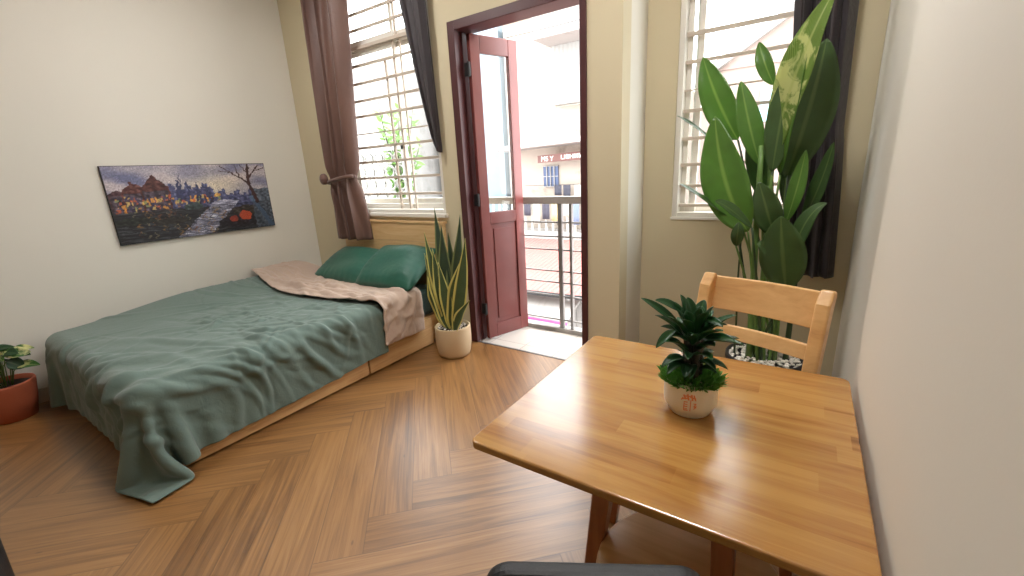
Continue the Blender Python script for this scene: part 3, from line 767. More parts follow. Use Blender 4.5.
def slat(z0, z1, off, curve, th, name):
    n = 14; mb = MB()
    def f(u, side):
        p = Cx(0).lerp(Cx(1), .03 + .94 * u); c = -curve * math.sin(math.pi * u)
        return p, c
    vs = []; fs = []
    for k in range(n + 1):
        p, c = f(k / n, 0)
        zz1 = z1 - .0 * abs(k / n - .5)
        for dz, o2 in ((z0, off[0]), (zz1, off[1])):
            q = p + fw * (o2 + c) + Vector((0, 0, dz)); vs += [q, q - fw * th]
    for k in range(n):
        a = 4 * k; b = a + 4
        fs += [(a, b, b + 2, a + 2), (a + 1, a + 3, b + 3, b + 1), (a + 2, b + 2, b + 3, a + 3), (a, a + 1, b + 1, b)]
    fs += [(0, 2, 3, 1), (4 * n, 4 * n + 1, 4 * n + 3, 4 * n + 2)]
    mb.add(vs, fs).build(name, 'chair', ch, bevel=.004)
slat(.835, .958, (.032, .004), .018, .018, 'crest_rail')
slat(.735, .785, (.072, .056), .015, .016, 'back_slat')
sc_ = Cx(.5) + fw * .30
MB().prism(rrect(-.20, .20, -.20, .20, .05), .022, sc_ + Vector((0, 0, .43)), bd, fw, (0, 0, 1)).build('seat', 'chair', ch, bevel=.006)
for s in (-1, 1):
    a = sc_ + bd * s * .165 + fw * .15
    MB().beam((a.x, a.y, .001), (a.x, a.y, .43), .028, .028, (0, 1, 0), 1.2).build('front_leg', 'chair', ch, bevel=.004)
    MB().beam(tuple(sc_ + bd * s * .17 - fw * .17 + Vector((0, 0, .40))), tuple(sc_ + bd * s * .165 + fw * .15 + Vector((0, 0, .40))), .02, .05, (0, 0, 1)).build('seat_rail', 'chair', ch)

# black chair at the bottom edge (only its back top is in view)
bl = thing('black_chair', (-.2, .35, 0), 'black padded chair whose rounded back shows at the bottom edge', 'chair')
e0 = Vector((-.372, .425, 0)); e1 = Vector((-.070, .594, 0)); bu = (e1 - e0).normalized(); bn = Vector((-bu.y, bu.x, 0)); W_ = (e1 - e0).length
MB().prism(rrect(0, W_, -.36, 0, .045, 8), -.035, e0 + Vector((0, 0, .80)), bu, (0, 0, 1), bn).build('backrest', 'black', bl, bevel=.012, smooth=False)
MB().prism(rrect(0, W_, -.36, -.02, .05, 8), .06, e0 - bn * .02 + Vector((0, 0, .42)), bu, bn, (0, 0, 1)).build('seat', 'black', bl, bevel=.015)
for a, b in ((.03, -.05), (W_ - .03, -.05), (.03, -.34), (W_ - .03, -.34)):
    p = e0 + bu * a + bn * b; MB().tube([(p.x, p.y, .001), (p.x, p.y, .42)], .012, 10).build('leg', 'steel', bl, smooth=True)
for a in (.05, W_ - .05):
    p = e0 + bu * a - bn * .03; MB().tube([(p.x, p.y, .45), (p.x + bn.x * .005, p.y + bn.y * .005, .60)], .012, 10).build('back_support', 'steel', bl, smooth=True)

# dark thing at the left edge
tag(MB().lathe([(.10, 0), (.125, .01), (.135, .12), (.14, .30), (.13, .33), (.08, .345), (.0005, .35)], (-2.16, -.135, .0)).build('waste_bin', 'black', smooth=True, bevel=0), 'dark rounded bin just showing at the lower left edge', 'bin')

# ------------------------------------------------------------------ plants
def leaf(mb, pts, width, nrm, prof=None, cup=.15, nv=7, wave=0.0, ns=18, seed=0, fold=0.0):
    """leaf along the polyline pts (smoothly interpolated), facing nrm"""
    pts = [Vector(p) for p in pts]; nrm = Vector(nrm).normalized()
    prof = prof or (lambda t: (math.sin(math.pi * min(1, t * 1.02) ** .8)) ** .8 if t < 1 else 0)
    def cur(t):
        n = len(pts) - 1
        if n == 1: return pts[0].lerp(pts[1], t)
        if n == 2: return pts[0] * (1 - t) ** 2 + pts[1] * 2 * t * (1 - t) + pts[2] * t * t
        return pts[0] * (1 - t) ** 3 + pts[1] * 3 * t * (1 - t) ** 2 + pts[2] * 3 * t * t * (1 - t) + pts[3] * t ** 3
    r = random.Random(seed); ph = r.uniform(0, 6)
    def f(u, v):
        p = cur(u); d = (cur(min(1, u + .02)) - cur(max(0, u - .02))).normalized()
        s = d.cross(nrm);
        if s.length < 1e-3: s = d.orthogonal()
        s.normalize(); n2 = s.cross(d)
        w = width / 2 * max(prof(u), .0) + .0004
        a = 2 * v - 1
        return p + s * (a * w) + n2 * (-cup * w * (a * a) * 1.0 + abs(a) * fold * w + wave * w * math.sin(u * 14 + ph + 2 * a) * abs(a))
    mb.grid(f, ns, nv); return mb

# --- snake plant
sp = thing('snake_plant', (-2.215, 2.39, 0), 'snake plant with yellow-edged leaves in a cream pot between bed and door', 'potted plant')
pc = (-2.215, 2.39, 0)
MB().lathe([(.105, .001), (.120, .004), (.130, .03), (.139, .09), (.141, .16), (.139, .232), (.137, .242), (.132, .245), (.125, .242), (.122, .215), (.0005, .213)], pc).build('pot', 'pot_stone', sp, smooth=True)
MB().lathe([(.121, .215), (.119, .222), (.0005, .224)], pc).build('soil', 'soil', sp, smooth=True)
pb = MB(); rr = random.Random(3)
for i in range(90):
    a, q = rr.uniform(0, 6.28), .115 * rr.uniform(.2, 1) ** .5; pb.ball((pc[0] + q * math.cos(a), pc[1] + q * math.sin(a), .226), rr.uniform(.004, .008), 4, (1, 1, .6))
tag(pb.build('gravel', 'pebble', sp, smooth=True), kind='stuff')
snake_prof = lambda t: (min(1, t * 6) ** .5 * .55 + .45 * math.sin(math.pi * min(t * 1.1, 1)) ** .6) * (1 - max(0, t - .55) / .45) ** .75 if t < 1 else 0
SN = [((434, 207), (452, 312), .045, 1), ((460, 214), (453, 312), .040, 1), ((424, 232), (449, 314), .036, 0), ((441, 225), (450, 312), .048, 1), ((424, 253), (447, 316), .036, 0),
      ((432, 248), (449, 316), .038, 0), ((465, 238), (455, 314), .042, 0), ((465, 252), (452, 317), .044, 0), ((427, 270), (446, 316), .034, 0), ((470, 300), (458, 314), .032, 0),
      ((438, 262), (451, 316), .036, 0), ((448, 232), (453, 312), .04, 1)]
for i, (tp, bs, wd, dk) in enumerate(SN):
    yy = 2.37 + (.05 if dk else -.055 + .03 * (i % 3)); b = wp(bs[0], bs[1], 'y', yy); b.z = .215
    b.x = max(pc[0] - .08, min(pc[0] + .08, b.x)); b.y = max(pc[1] - .07, min(pc[1] + .07, b.y))
    t = wp(tp[0], tp[1], 'y', yy + rr.uniform(-.03, .03))
    mid = b.lerp(t, .5) + Vector((rr.uniform(-.04, .04), rr.uniform(-.02, .02), 0)); 
    if i in (7,): mid.x -= .06
    if i in (8, 9): mid += Vector(((-.05 if i == 8 else -.03), 0, -.02))
    mb = leaf(MB(), [b, mid, t], wd * 2.5, (rr.uniform(-.1, .6), -1, .25), snake_prof, cup=-.35, wave=.10, ns=26, seed=i)
    mb.build('leaf', 'snake_dark' if dk else 'snake', sp, smooth=True, solid=.002, offset=0)

# --- small plant on the table
tp_ = thing('lotus_bamboo', (-.203, 1.12, .75), 'small dark green plant in a pale round pot on the table', 'potted plant')
pc = (-.203, 1.12, .7502)
MB().lathe([(.044, 0), (.050, .001), (.053, .005), (.0535, .012), (.060, .018), (.0655, .028), (.0668, .042), (.0668, .086), (.0658, .097), (.063, .0985), (.0605, .096), (.059, .085), (.0005, .083)], pc, 64).build('pot', 'pot_white', tp_, smooth=True)
gm = MB(); rr = random.Random(11)
for i in range(1500):
    a = rr.uniform(0, 6.283); q = .066 * rr.uniform(.05, 1) ** .5
    p = Vector((pc[0] + q * math.cos(a), pc[1] + q * math.sin(a), pc[2] + .086 + .008 * (1 - (q / .068) ** 2)))
    out = Vector((math.cos(a), math.sin(a), 0)) * (q * .25 + rr.uniform(-.003, .006)); tip = p + out + Vector((rr.uniform(-.006, .006), rr.uniform(-.006, .006), rr.uniform(.004, .026)))
    leaf(gm, [p + Vector((0, 0, rr.uniform(0, .006))), tip], .0048, (rr.uniform(-1, 1), rr.uniform(-1, .2), .8), ns=4, nv=3, cup=0)
tag(gm.build('ground_cover', 'moss', tp_, smooth=True), kind='stuff')
for k in range(5):
    a = k * 1.256 + .4; x, y = pc[0] + .017 * math.cos(a), pc[1] + .017 * math.sin(a)
    pts = []; rs = []
    for i in range(17): pts.append((x, y, pc[2] + .083 + .0075 * i)); rs.append(.0095 if i % 2 else .0082)
    MB().tube(pts, rs, 10).build('cane', 'cane', tp_, smooth=True)
fan = lambda t: (math.sin(math.pi * t ** .85)) ** .75 if 0 < t < 1 else 0
n_l = 0
for ring, (zc, cnt, ln, up) in enumerate(((.135, 5, .045, -.1), (.155, 7, .058, .1), (.175, 8, .068, .3), (.195, 9, .074, .5), (.214, 10, .078, .9), (.230, 9, .074, 1.6), (.238, 6, .070, 3.0))):
    for k in range(cnt):
        a = 2 * math.pi * (k + .5 * ring) / cnt + rr.uniform(-.45, .45); l = ln * rr.uniform(.8, 1.4); zc_ = zc + rr.uniform(-.012, .012)
        b = Vector((pc[0] + .018 * math.cos(a), pc[1] + .018 * math.sin(a), pc[2] + zc_ - .01))
        d = Vector((math.cos(a), math.sin(a), up + rr.uniform(-.35, .45))).normalized(); tip = b + d * l; mid = b.lerp(tip, .5) + Vector((0, 0, .014)); tip.z -= .006
        leaf(MB(), [b, mid, tip],   .031 * rr.uniform(.85, 1.15), (-.3 * math.cos(a), -.3 * math.sin(a), 1), fan, cup=-.5, ns=12, seed=k, wave=.05).build('leaf', 'lotus', tp_, smooth=True, solid=.0008, offset=0)
# long stray leaves
for tpx, bpx, yy in (((735, 341), (704, 338), 1.09), ((641, 298), (680, 326), 1.12), ((723, 327), (702, 320), 1.10), ((656, 348), (676, 330), 1.07), ((655, 300), (682, 312), 1.12)):
    b = wp(bpx[0], bpx[1], 'y', yy + .02); t = wp(tpx[0], tpx[1], 'y', yy - .01)
    leaf(MB(), [b, b.lerp(t, .55) + Vector((0, 0, .012)), t], .022, (.1, -.7, .9), fan, cup=-.4, ns=12).build('leaf', 'lotus', tp_, smooth=True, solid=.0008, offset=0)
# printed mark on the pot, strokes laid on the curved wall facing the room
mk = MB(); mth = math.atan2(-1.135 + .02, .205 - .01) ; 
def mp(a, z, r=.0672): th = -math.pi / 2 + .17 + a / .0667; return Vector((pc[0] + r * math.cos(th), pc[1] + r * math.sin(th), pc[2] + z))
def stroke(a0, z0, a1, z1, wd):
    n = 4; vs = []; L_ = math.hypot(a1 - a0, z1 - z0); nx, nz = -(z1 - z0) / L_ * wd / 2, (a1 - a0) / L_ * wd / 2
    for k in range(n + 1):
        t = k / n; a, z = a0 + (a1 - a0) * t, z0 + (z1 - z0) * t; vs += [mp(a + nx, z + nz), mp(a - nx, z - nz)]
    mk.add(vs, [(2 * k, 2 * k + 2, 2 * k + 3, 2 * k + 1) for k in range(n)])
for q in ((-.014, .078, -.008, .066, .0045), (-.012, .075, .003, .076, .0035), (-.017, .066, -.001, .071, .004), (-.005, .081, -.002, .064, .0045), (.001, .074, .014, .070, .004), (.004, .081, .007, .064, .004), (.009, .080, .014, .064, .0035), (-.015, .070, -.019, .062, .003),
          (-.013, .058, -.004, .059, .003), (-.012, .052, -.004, .052, .0025), (-.013, .046, -.004, .046, .003), (-.012, .040, -.005, .040, .0025), (-.012, .056, -.0125, .036, .0022), (-.013, .035, -.003, .036, .003),
          (.003, .066, .002, .034, .0022), (.009, .056, .016, .055, .0025), (.014, .057, .011, .045, .0028), (.009, .049, .016, .044, .0025), (.016, .050, .010, .040, .0025)):
    q = (q[0] * 1.05, q[1] - .003, q[2] * 1.05, q[3] - .003, q[4])
    stroke(*q)
tag(mk.build('printed_mark', 'mark', tp_), label='orange printed characters on the pot')

# --- tall plant at the right window
PX, PY = -.10, 2.60
bp = thing('tall_houseplant', (PX, PY, 0), 'tall broad-leaved plant in a black pot in front of the right window', 'potted plant')
MB().lathe([(.14, .001), (.15, .003), (.155, .02), (.185, .30), (.195, .305), (.195, .335), (.183, .338), (.18, .31), (.0005, .30)], (PX, PY, 0)).build('pot', 'pot_black', bp, smooth=True)
pb = MB(); rr = random.Random(5)
for i in range(300):
    a, q = rr.uniform(0, 6.28), .175 * rr.uniform(.0, 1) ** .5; pb.ball((PX + q * math.cos(a), PY + q * math.sin(a), .315 + rr.uniform(0, .012)), rr.uniform(.007, .013), 4, (1, 1, .7))
tag(pb.build('pebbles', 'pebble', bp, smooth=True), kind='stuff')
paddle = lambda t: (math.sin(math.pi * min(1, t) ** .9)) ** .72 if 0 < t < 1 else 0
# (base px, tip px, width px, depth at base, depth at tip, bend (px), material, normal)
BL = [((738, 140), (703, 57), 29, 2.66, 2.72, (-4, 6), 'big', (-.3, -1, .15)),
      ((774, 85), (759, 42), 15, 2.70, 2.76, (-3, 0), 'big', (-.5, -1, .2)),
      ((760, 165), (741, 81), 21, 2.62, 2.68, (-3, 0), 'big', (.3, -1, .1)),
      ((772, 160), (836, -12), 34, 2.62, 2.45, (-14, -6), 'big_pale', (-.6, -1, .2)),
      ((780, 175), (812, 30), 26, 2.60, 2.52, (-10, 0), 'big', (-.8, -.7, .2)),
      ((786, 178), (827, 38), 42, 2.70, 2.62, (6, 0), 'big_dark', (.25, -1, .1)),
      ((772, 172), (792, 66), 24, 2.58, 2.58, (-2, 0), 'big_dark', (.1, -1, .1)),
      ((748, 232), (715, 116), 40, 2.50, 2.56, (-12, 14), 'big', (-.2, -1, .1)),
      ((742, 226), (679, 184), 11, 2.56, 2.40, (-20, -16), 'big_dark', (.1, -.35, 1)),
      ((722, 150), (677, 116), 7, 2.70, 2.58, (-6, -10), 'big_dark', (.1, -.5, 1)),
      ((802, 222), (834, 142), 17, 2.72, 2.66, (4, 4), 'big_dark', (-.7, -.8, .1)),
      ((788, 272), (827, 203), 16, 2.56, 2.50, (-6, -26), 'big_dark', (-.2, -.8, .7)),
      ((786, 290), (781, 216), 38, 2.52, 2.44, (-2, 0), 'big_dark', (.0, -1, .1)),
      ((786, 222), (806, 150), 14, 2.60, 2.60, (3, 0), 'big', (-.2, -1, .1)),
      ((774, 236), (759, 182), 24, 2.54, 2.50, (0, 0), 'big_dark', (.1, -1, .1)),
      ((752, 228), (715, 201), 14, 2.46, 2.36, (-6, -10), 'big_dark', (.1, -.6, .8)),
      ((776, 262), (757, 244), 14, 2.50, 2.44, (2, -10), 'big_dark', (.1, -1, .5)),
      ((790, 215), (794, 120), 24, 2.74, 2.76, (0, 0), 'big_dark', (.4, -1, .1)),
      ((764, 200), (754, 120), 22, 2.72, 2.74, (0, 0), 'big_dark', (-.2, -1, .1)),
      ((736, 246), (739, 222), 11, 2.50, 2.50, (0, 0), 'big_dark', (.1, -1, .1))]
for i, (b, t, w_, yb, yt, bend, mt, nn) in enumerate(BL):
    B = wp(b[0], b[1], 'y', yb); T = wp(t[0], t[1], 'y', yt); mid = wp((b[0] + t[0]) / 2 + bend[0], (b[1] + t[1]) / 2 + bend[1], 'y', (yb + yt) / 2 - .03)
    wid = w_ / F * (AF.dot(mid - CAM)) * 1.08
    lf_ = leaf(MB(), [B, mid, T], wid, nn, paddle, cup=-.22, wave=.05, ns=30, nv=9, seed=i, fold=0).build('leaf', mt, bp, smooth=True, solid=.0012, offset=0)
    # stalk down to the pot
    a = 2.4 * i; root = Vector((PX + .07 * math.cos(a) * .8, PY + .06 * math.sin(a), .30))
    c1 = root.lerp(B, .55); c1.z = B.z * .55 + .1; c1.x = root.x * .6 + B.x * .4
    pts = [root * (1 - s) ** 2 + c1 * 2 * s * (1 - s) + B * s * s for s in [k / 10 for k in range(11)]]
    MB().tube(pts, [.0085 - .0035 * k / 10 for k in range(11)], 8).build('stalk', 'stem' if i % 3 else 'stem_dark', bp, smooth=True)
for x0_, y0_, x1_, z1, r0, mt in ((-.17, 2.56, -.21, 1.45, .019, 'stem'), (-.13, 2.58, -.16, 1.5, .016, 'stem'), (-.06, 2.62, -.08, 1.3, .016, 'stem_dark'), (0.0, 2.60, .0, 1.1, .015, 'stem_dark'), (-.25, 2.60, -.27, 1.05, .006, 'stem_dark')):
    MB().tube([(x0_ + (x1_ - x0_) * k / 8, y0_ + .02 * math.sin(k), .30 + (z1 - .3) * k / 8) for k in range(9)], [r0 * (1 - .045 * k) for k in range(9)], 12).build('stem', mt, bp, smooth=True)

# --- terracotta pot at the left edge
qc = (-4.155, .27, 0)
vp = thing('potted_vine', qc, 'variegated plant in a terracotta pot on the floor by the left wall', 'potted plant')
MB().lathe([(.085, .001), (.095, .004), (.12, .12), (.135, .215), (.138, .24), (.134, .252), (.126, .25), (.122, .22), (.0005, .215)], qc).build('pot', 'terracotta', vp, smooth=True)
MB().lathe([(.120, .216), (.116, .224), (.0005, .226)], qc).build('soil', 'soil', vp, smooth=True)
rr = random.Random(21)
for i in range(16):
    a = rr.uniform(0, 6.28); q = rr.uniform(.0, .10); b = Vector((qc[0] + q * .4 * math.cos(a), qc[1] + q * .4 * math.sin(a), .222))
    e = Vector((max(-4.20, qc[0] + q * 1.3 * math.cos(a)), qc[1] + q * 1.1 * math.sin(a), rr.uniform(.33, .47)))
    MB().tube([b, b.lerp(e, .5) + Vector((0, 0, .03)), e], .003, 6).build('stalk', 'stem', vp, smooth=True)
    d = Vector((math.cos(a), math.sin(a), -.15)); 
    if d.x < 0: d.x *= .1
    tip = e + d.normalized() * rr.uniform(.07, .11)
    if tip.x < -4.28: tip.x = -4.27
    leaf(MB(), [e, e.lerp(tip, .5) + Vector((0, 0, .012)), tip], .075, (.2, -.5, 1), lambda t: (math.sin(math.pi * t ** .6)) ** .8 if 0 < t < 1 else 0, cup=-.3, ns=14, seed=i).build('leaf', 'pothos' if i % 4 else 'pothos_dark', vp, smooth=True, solid=.001, offset=0)
for tpx, bpx in (((31, 352), (2, 356)), ((24, 368), (6, 362))):
    b = wp(bpx[0], bpx[1], 'x', -4.10); t = wp(tpx[0], tpx[1], 'x', -4.08)
    leaf(MB(), [b, b.lerp(t, .5) + Vector((0, 0, .015)), t], .08, (.8, -.3, .8), paddle, cup=-.3, ns=14).build('leaf', 'pothos' if tpx[0] == 31 else 'pothos_dark', vp, smooth=True, solid=.001, offset=0)
    MB().tube([(qc[0] + .02, qc[1], .222), ((qc[0] + b.x) / 2, (qc[1] + b.y) / 2, .36), b], .003, 6).build('stalk', 'stem', vp, smooth=True)

# ------------------------------------------------------------------ outside
struct('floor_alley', MB().box(-30, 25, 3.4, 40, -3.6, -3.5), 'asphalt')
def bld(name, label, mat, boxes):
    r = thing(name, (boxes[0][0], boxes[0][2], -3.5), label, 'building'); mb = MB()
    for b in boxes: mb.box(*b)
    mb.build('wall', mat, r); return r
b1 = bld('apartment_block', 'weathered cream building with a blue window across the alley', 'plaster', [(-6.95, -5.5, 10.4, 16, -3.5, 5.1)])
MB().box(-7.0, -5.42, 10.3, 10.42, 4.98, 5.14).build('parapet', 'plaster_white', b1)
MB().box(-5.62, -5.5, 10.36, 10.4, 4.3, 4.98).build('downpipe', 'steel', b1)
b0 = bld('apartment_block', 'grey-blue building at the far left of the doorway view', 'plaster_blue', [(-9.6, -7.15, 10.45, 16, -3.5, 6.0)])
MB().box(-9.0, -8.2, 10.41, 10.45, 2.2, 3.4).build('window', 'win_blue', b0)
b2 = b1
MB().box(-5.5, -2.3, 10.4, 16, -3.5, 2.85).build('low_wing', 'plaster', b1)
MB().prism([(-6.9, 1.95), (-2.3, 2.15), (-2.3, 2.0), (-6.9, 1.86)], -.9, (0, 10.4, 0), (1, 0, 0), (0, 0, 1), (0, 1, 0)).build('canopy', 'plaster_white', b2)
wn_ = MB().box(-5.86, -5.42, 10.36, 10.385, .90, 1.44).build('window', 'win_blue', b2)
g = MB()
for x in (-5.75, -5.64, -5.53): g.box(x - .008, x + .008, 10.33, 10.36, .90, 1.44)
for z in (.91, 1.17, 1.43): g.box(-5.86, -5.42, 10.33, 10.36, z - .008, z + .008)
g.build('window_grille', 'plaster_white', wn_)
sg = thing('shop_sign', (-5, 10, 1.5), 'long faded sign band with pale lettering above the blue window', 'sign')
MB().prism([(-5.80, 1.52), (-3.2, 1.56), (-3.2, 1.78), (-5.80, 1.70)], .05, (0, 9.98, 0), (1, 0, 0), (0, 0, 1), (0, 1, 0)).build('sign_board', 'sign_red', sg)
fc = bpy.data.curves.new('sign_text', 'FONT'); fc.body = 'MS Y'; fc.size = .17; fc.extrude = .004
fo = bpy.data.objects.new('sign_text', fc)
tmp = bpy.data.objects.new('t', fc); COL.objects.link(tmp); dg = bpy.context.evaluated_depsgraph_get()
me = bpy.data.meshes.new_from_object(tmp.evaluated_get(dg)); bpy.data.objects.remove(tmp); bpy.data.objects.remove(fo)
lt = bpy.data.objects.new('sign_letters', me); COL.objects.link(lt); lt.parent = sg; lt.rotation_euler = (math.pi / 2, 0, 0); lt.location = (-.70, -.03, .055); me.materials.clear(); me.materials.append(M['sign_white'])
gl = MB(); rr = random.Random(2); x = -5.12
while x < -3.4:      # worn strokes of the unreadable rest of the lettering
    wd = rr.uniform(.05, .09); z0 = 1.58 + (x + 5.1) * .03
    for a in (0, wd): gl.box(x + a - .008, x + a + .008, 9.965, 9.979, z0, z0 + .10)
    gl.box(x, x + wd, 9.965, 9.979, z0 + rr.choice((0, .045, .09)), z0 + rr.choice((.012, .057, .102)) + .004); x += wd + .045
gl.build('worn_letters', 'sign_white', sg)
b3 = bld('upper_extension', 'projecting upper storey box with slatted siding above the low wing', 'plaster_white', [(-5.45, -3.6, 9.3, 10.39, 4.15, 4.62)])
MB().box(-5.40, -3.7, 10.1, 10.39, 2.86, 4.15).build('siding', 'slats', b3)
MB().prism([(9.2, 4.62), (10.39, 4.62), (10.39, 4.68), (9.2, 4.7)], 1.9, (-5.47, 0, 0), (0, 1, 0), (0, 0, 1), (1, 0, 0)).build('roof_slab', 'plaster_white', b3)
MB().tube([(-5.4, 9.9, 3.1), (-3.7, 9.9, 3.1)], .015, 6).build('rail', 'steel', b3)
for x in (-5.3, -4.7, -4.1): MB().tube([(x, 9.9, 2.86), (x, 9.9, 3.1)], .012, 6).build('rail_post', 'steel', b3)
# terrace with fence and washing
b4 = bld('terrace_block', 'white flat terrace with a balustrade across the alley', 'plaster_white', [(-8.0, -2.3, 9.5, 10.38, -3.5, -.20)])
MB().box(-8.0, -2.3, 9.35, 9.5, -.42, -.14).build('ledge', 'plaster_white', b4)
fn = thing('balustrade', (-5, 9.55, -.14), 'white balustrade with washing hung on it across the alley', 'fence')
for k in range(26): MB().box(-7.6 + k * .2, -7.55 + k * .2, 9.55, 9.59, -.14, .58).build('baluster', 'cloth_pale', fn)
MB().box(-7.7, -2.4, 9.54, 9.60, .58, .63).build('handrail', 'plaster_white', fn)
cols = [('cloth_pale', 'pale garment'), ('cloth_blue', 'blue garment'), ('cloth_dark', 'dark garment'), ('cloth_yellow', 'yellow garment')]
seq = [1, 2, 0, 2, 3, 0, 1, 2, 0]
for k, q in enumerate(seq):
    x = -6.15 + k * .27; h = (.55, .42, .62, .5)[k % 4]; mt, nm = cols[q]
    mb = MB().grid(lambda u, v: (x + .2 * (u - .5), 9.50 + .012 * math.sin(u * 12 + k), .66 - h * v), 8, 4)
    tag(mb.build('garment', mt, smooth=True, solid=.004, offset=0), nm + (' hung over the far balustrade, %s from its left end' % ('first second third fourth fifth sixth seventh eighth ninth'.split()[k])), 'laundry', 'washing on the far balustrade')
for k, x in enumerate((-5.3, -5.05, -4.75, -4.4, -4.15)):
    mb = MB().grid(lambda u, v: (x + .2 * (u - .5), 10.1 + .01 * math.sin(u * 9), .95 - (.25 + .05 * (k % 3)) * v), 8, 4)
    tag(mb.build('garment', 'cloth_dark' if k < 2 else 'cloth_pale', smooth=True, solid=.004, offset=0), ('dark' if k < 2 else 'pale') + ' garment on the line under the blue window, number %s from the left' % ('one two three four five'.split()[k]), 'laundry', 'washing on the line')
tag(MB().tube([(-6.3, 10.1, .96), (-3, 10.1, .96)], .006, 5).build('clothes_line', 'black_rubber'), 'thin line stretched below the blue window', 'clothes line')
# red roof
rf = thing('sheet_roof', (-5, 8, -.7), 'faded red corrugated roof between the balcony and the terrace', 'roof')
MB().add([(-8.5, 6.4, -.78), (.5, 6.7, -.78), (.5, 9.34, -.30), (-8.5, 9.34, -.30), (-8.5, 6.4, -.82), (.5, 6.7, -.82), (.5, 9.34, -.34), (-8.5, 9.34, -.34)],
         [(0, 1, 2, 3), (7, 6, 5, 4), (0, 4, 5, 1), (1, 5, 6, 2), (2, 6, 7, 3), (3, 7, 4, 0)]).build('roofing', 'red_roof', rf)
MB().add([(-8.5, 6.38, -.84), (.5, 6.68, -.84), (.5, 6.68, -.77), (-8.5, 6.38, -.77), (-8.5, 6.42, -.84), (.5, 6.72, -.84), (.5, 6.72, -.77), (-8.5, 6.42, -.77)],
         [(0, 1, 2, 3), (7, 6, 5, 4), (0, 4, 5, 1), (3, 2, 6, 7)]).build('gutter', 'black_rubber', rf)
b5 = bld('corner_shop', 'shop with a white awning and a magenta band below the red roof', 'plaster_white', [(-8.5, .5, 6.95, 9.33, -3.5, -.86)])
MB().add([(-5.2, 6.3, -1.15), (-3.2, 6.3, -1.15), (-3.2, 6.95, -.90), (-5.2, 6.95, -.90), (-5.2, 6.3, -1.19), (-3.2, 6.3, -1.19), (-3.2, 6.95, -.94), (-5.2, 6.95, -.94)],
         [(0, 1, 2, 3), (7, 6, 5, 4), (0, 4, 5, 1), (1, 5, 6, 2), (3, 7, 4, 0)]).build('awning', 'plaster_white', b5)
MB().box(-5.2, -3.2, 6.28, 6.33, -1.42, -1.19).build('magenta_band', 'magenta', b5)
MB().box(-4.9, -3.75, 6.85, 6.94, -2.6, -1.45).build('shop_front', 'shop_dark', b5)
MB().ball((-4.02, 6.80, -1.78), .09, 8, (1, .4, 1)).build('red_lantern', 'red', b5, smooth=True)
for x in (-3.45, -3.1, -2.7): MB().box(x, x + .14, 6.80, 6.94, -3.4, -.9).build('white_column', 'plaster_white', b5)
# buildings seen through the right window and the left window
b6 = bld('row_house', 'pale pink house with a gable roof seen through the right window', 'plaster_pink', [(-2.2, 3.0, 11, 16, -3.5, 3.2)])
MB().prism([(-2.0, 3.2), (.6, 3.2), (-.2, 4.3)], -.05, (0, 11.0, 0), (1, 0, 0), (0, 0, 1), (0, 1, 0)).build('gable', 'plaster_pink', b6)
MB().prism([(-2.25, 3.15), (-.2, 4.42), (1.0, 3.15), (.9, 3.02), (-.2, 4.22), (-2.15, 3.02)], -.5, (0, 11.3, 0), (1, 0, 0), (0, 0, 1), (0, 1, 0)).build('roof_edge', 'plaster_white', b6)
MB().box(-1.7, -1.25, 10.93, 10.99, .55, 1.35).build('shutter', 'door_blue', b6)
MB().box(-1.0, -.5, 10.93, 10.99, 2.1, 2.7).build('window', 'door_blue', b6)
b7 = bld('side_house', 'whitish house behind the shrub outside the left window', 'plaster_white', [(-16, -9.9, 9.0, 14, -3.5, 4.6)])
# breeze-block screen + shrub outside the left window
scn = thing('breeze_block_screen', (-4.9, 4.1, -.1), 'grey openwork screen outside the left window', 'screen')
fr = MB().box(-5.75, -4.30, 4.05, 4.11, 1.72, 1.78).box(-5.75, -4.30, 4.05, 4.11, .98, 1.04).box(-5.78, -5.72, 4.05, 4.11, -3.5, 1.78).box(-4.36, -4.30, 4.05, 4.11, -3.5, 1.78).box(-5.75, -4.3, 4.05, 4.11, -3.5, .98)
fr.build('screen_frame', 'slats', scn)
for i in range(7):
    for j in range(4):
        cx, cz = -5.62 + i * .195, 1.13 + j * .165
        MB().tube([(cx + .085 * math.cos(a * math.pi / 6), 4.08, cz + .075 * math.sin(a * math.pi / 6)) for a in range(13)], .014, 5).build('openwork_ring', 'slats', scn, smooth=True)
sh = thing('balcony_shrub', (-5.0, 4.6, -.1), 'light green leafy shrub outside the left window', 'shrub')
rr = random.Random(9); fm = MB()
MB().lathe([(.16, -.1), (.2, -.1), (.26, .35), (.24, .36), (.0005, .33)], (-5.0, 4.55, 0), 24).build('planter', 'plaster_white', sh, smooth=True)
MB().box(-5.6, -4.4, 4.2, 5.0, -3.5, -.1).build('planter_base', 'plaster_white', sh)
for i in range(14):
    a = rr.uniform(0, 6.28); tp = Vector((-5.0 + .55 * math.cos(a) * rr.random(), 4.55 + .25 * math.sin(a), rr.uniform(1.7, 2.45)))
    pts = [Vector((-5, 4.55, .33)), Vector((-5 + .1 * math.cos(a), 4.55, 1.1)), tp]; MB().tube(pts, [.018, .011, .004], 6).build('branch', 'cane', sh, smooth=True)
    for k in range(34):
        s = rr.uniform(.35, 1); p = pts[0] * (1 - s) ** 2 + pts[1] * 2 * s * (1 - s) + pts[2] * s * s; dd = Vector((rr.uniform(-1, 1), rr.uniform(-1, 1), rr.uniform(-.4, .9))).normalized()
        leaf(fm, [p, p + dd * .06, p + dd * rr.uniform(.10, .17)], .05, (rr.uniform(-1, 1), -1, 1), ns=5, nv=3)
tag(fm.build('foliage', 'shrub', sh, smooth=True), kind='stuff')
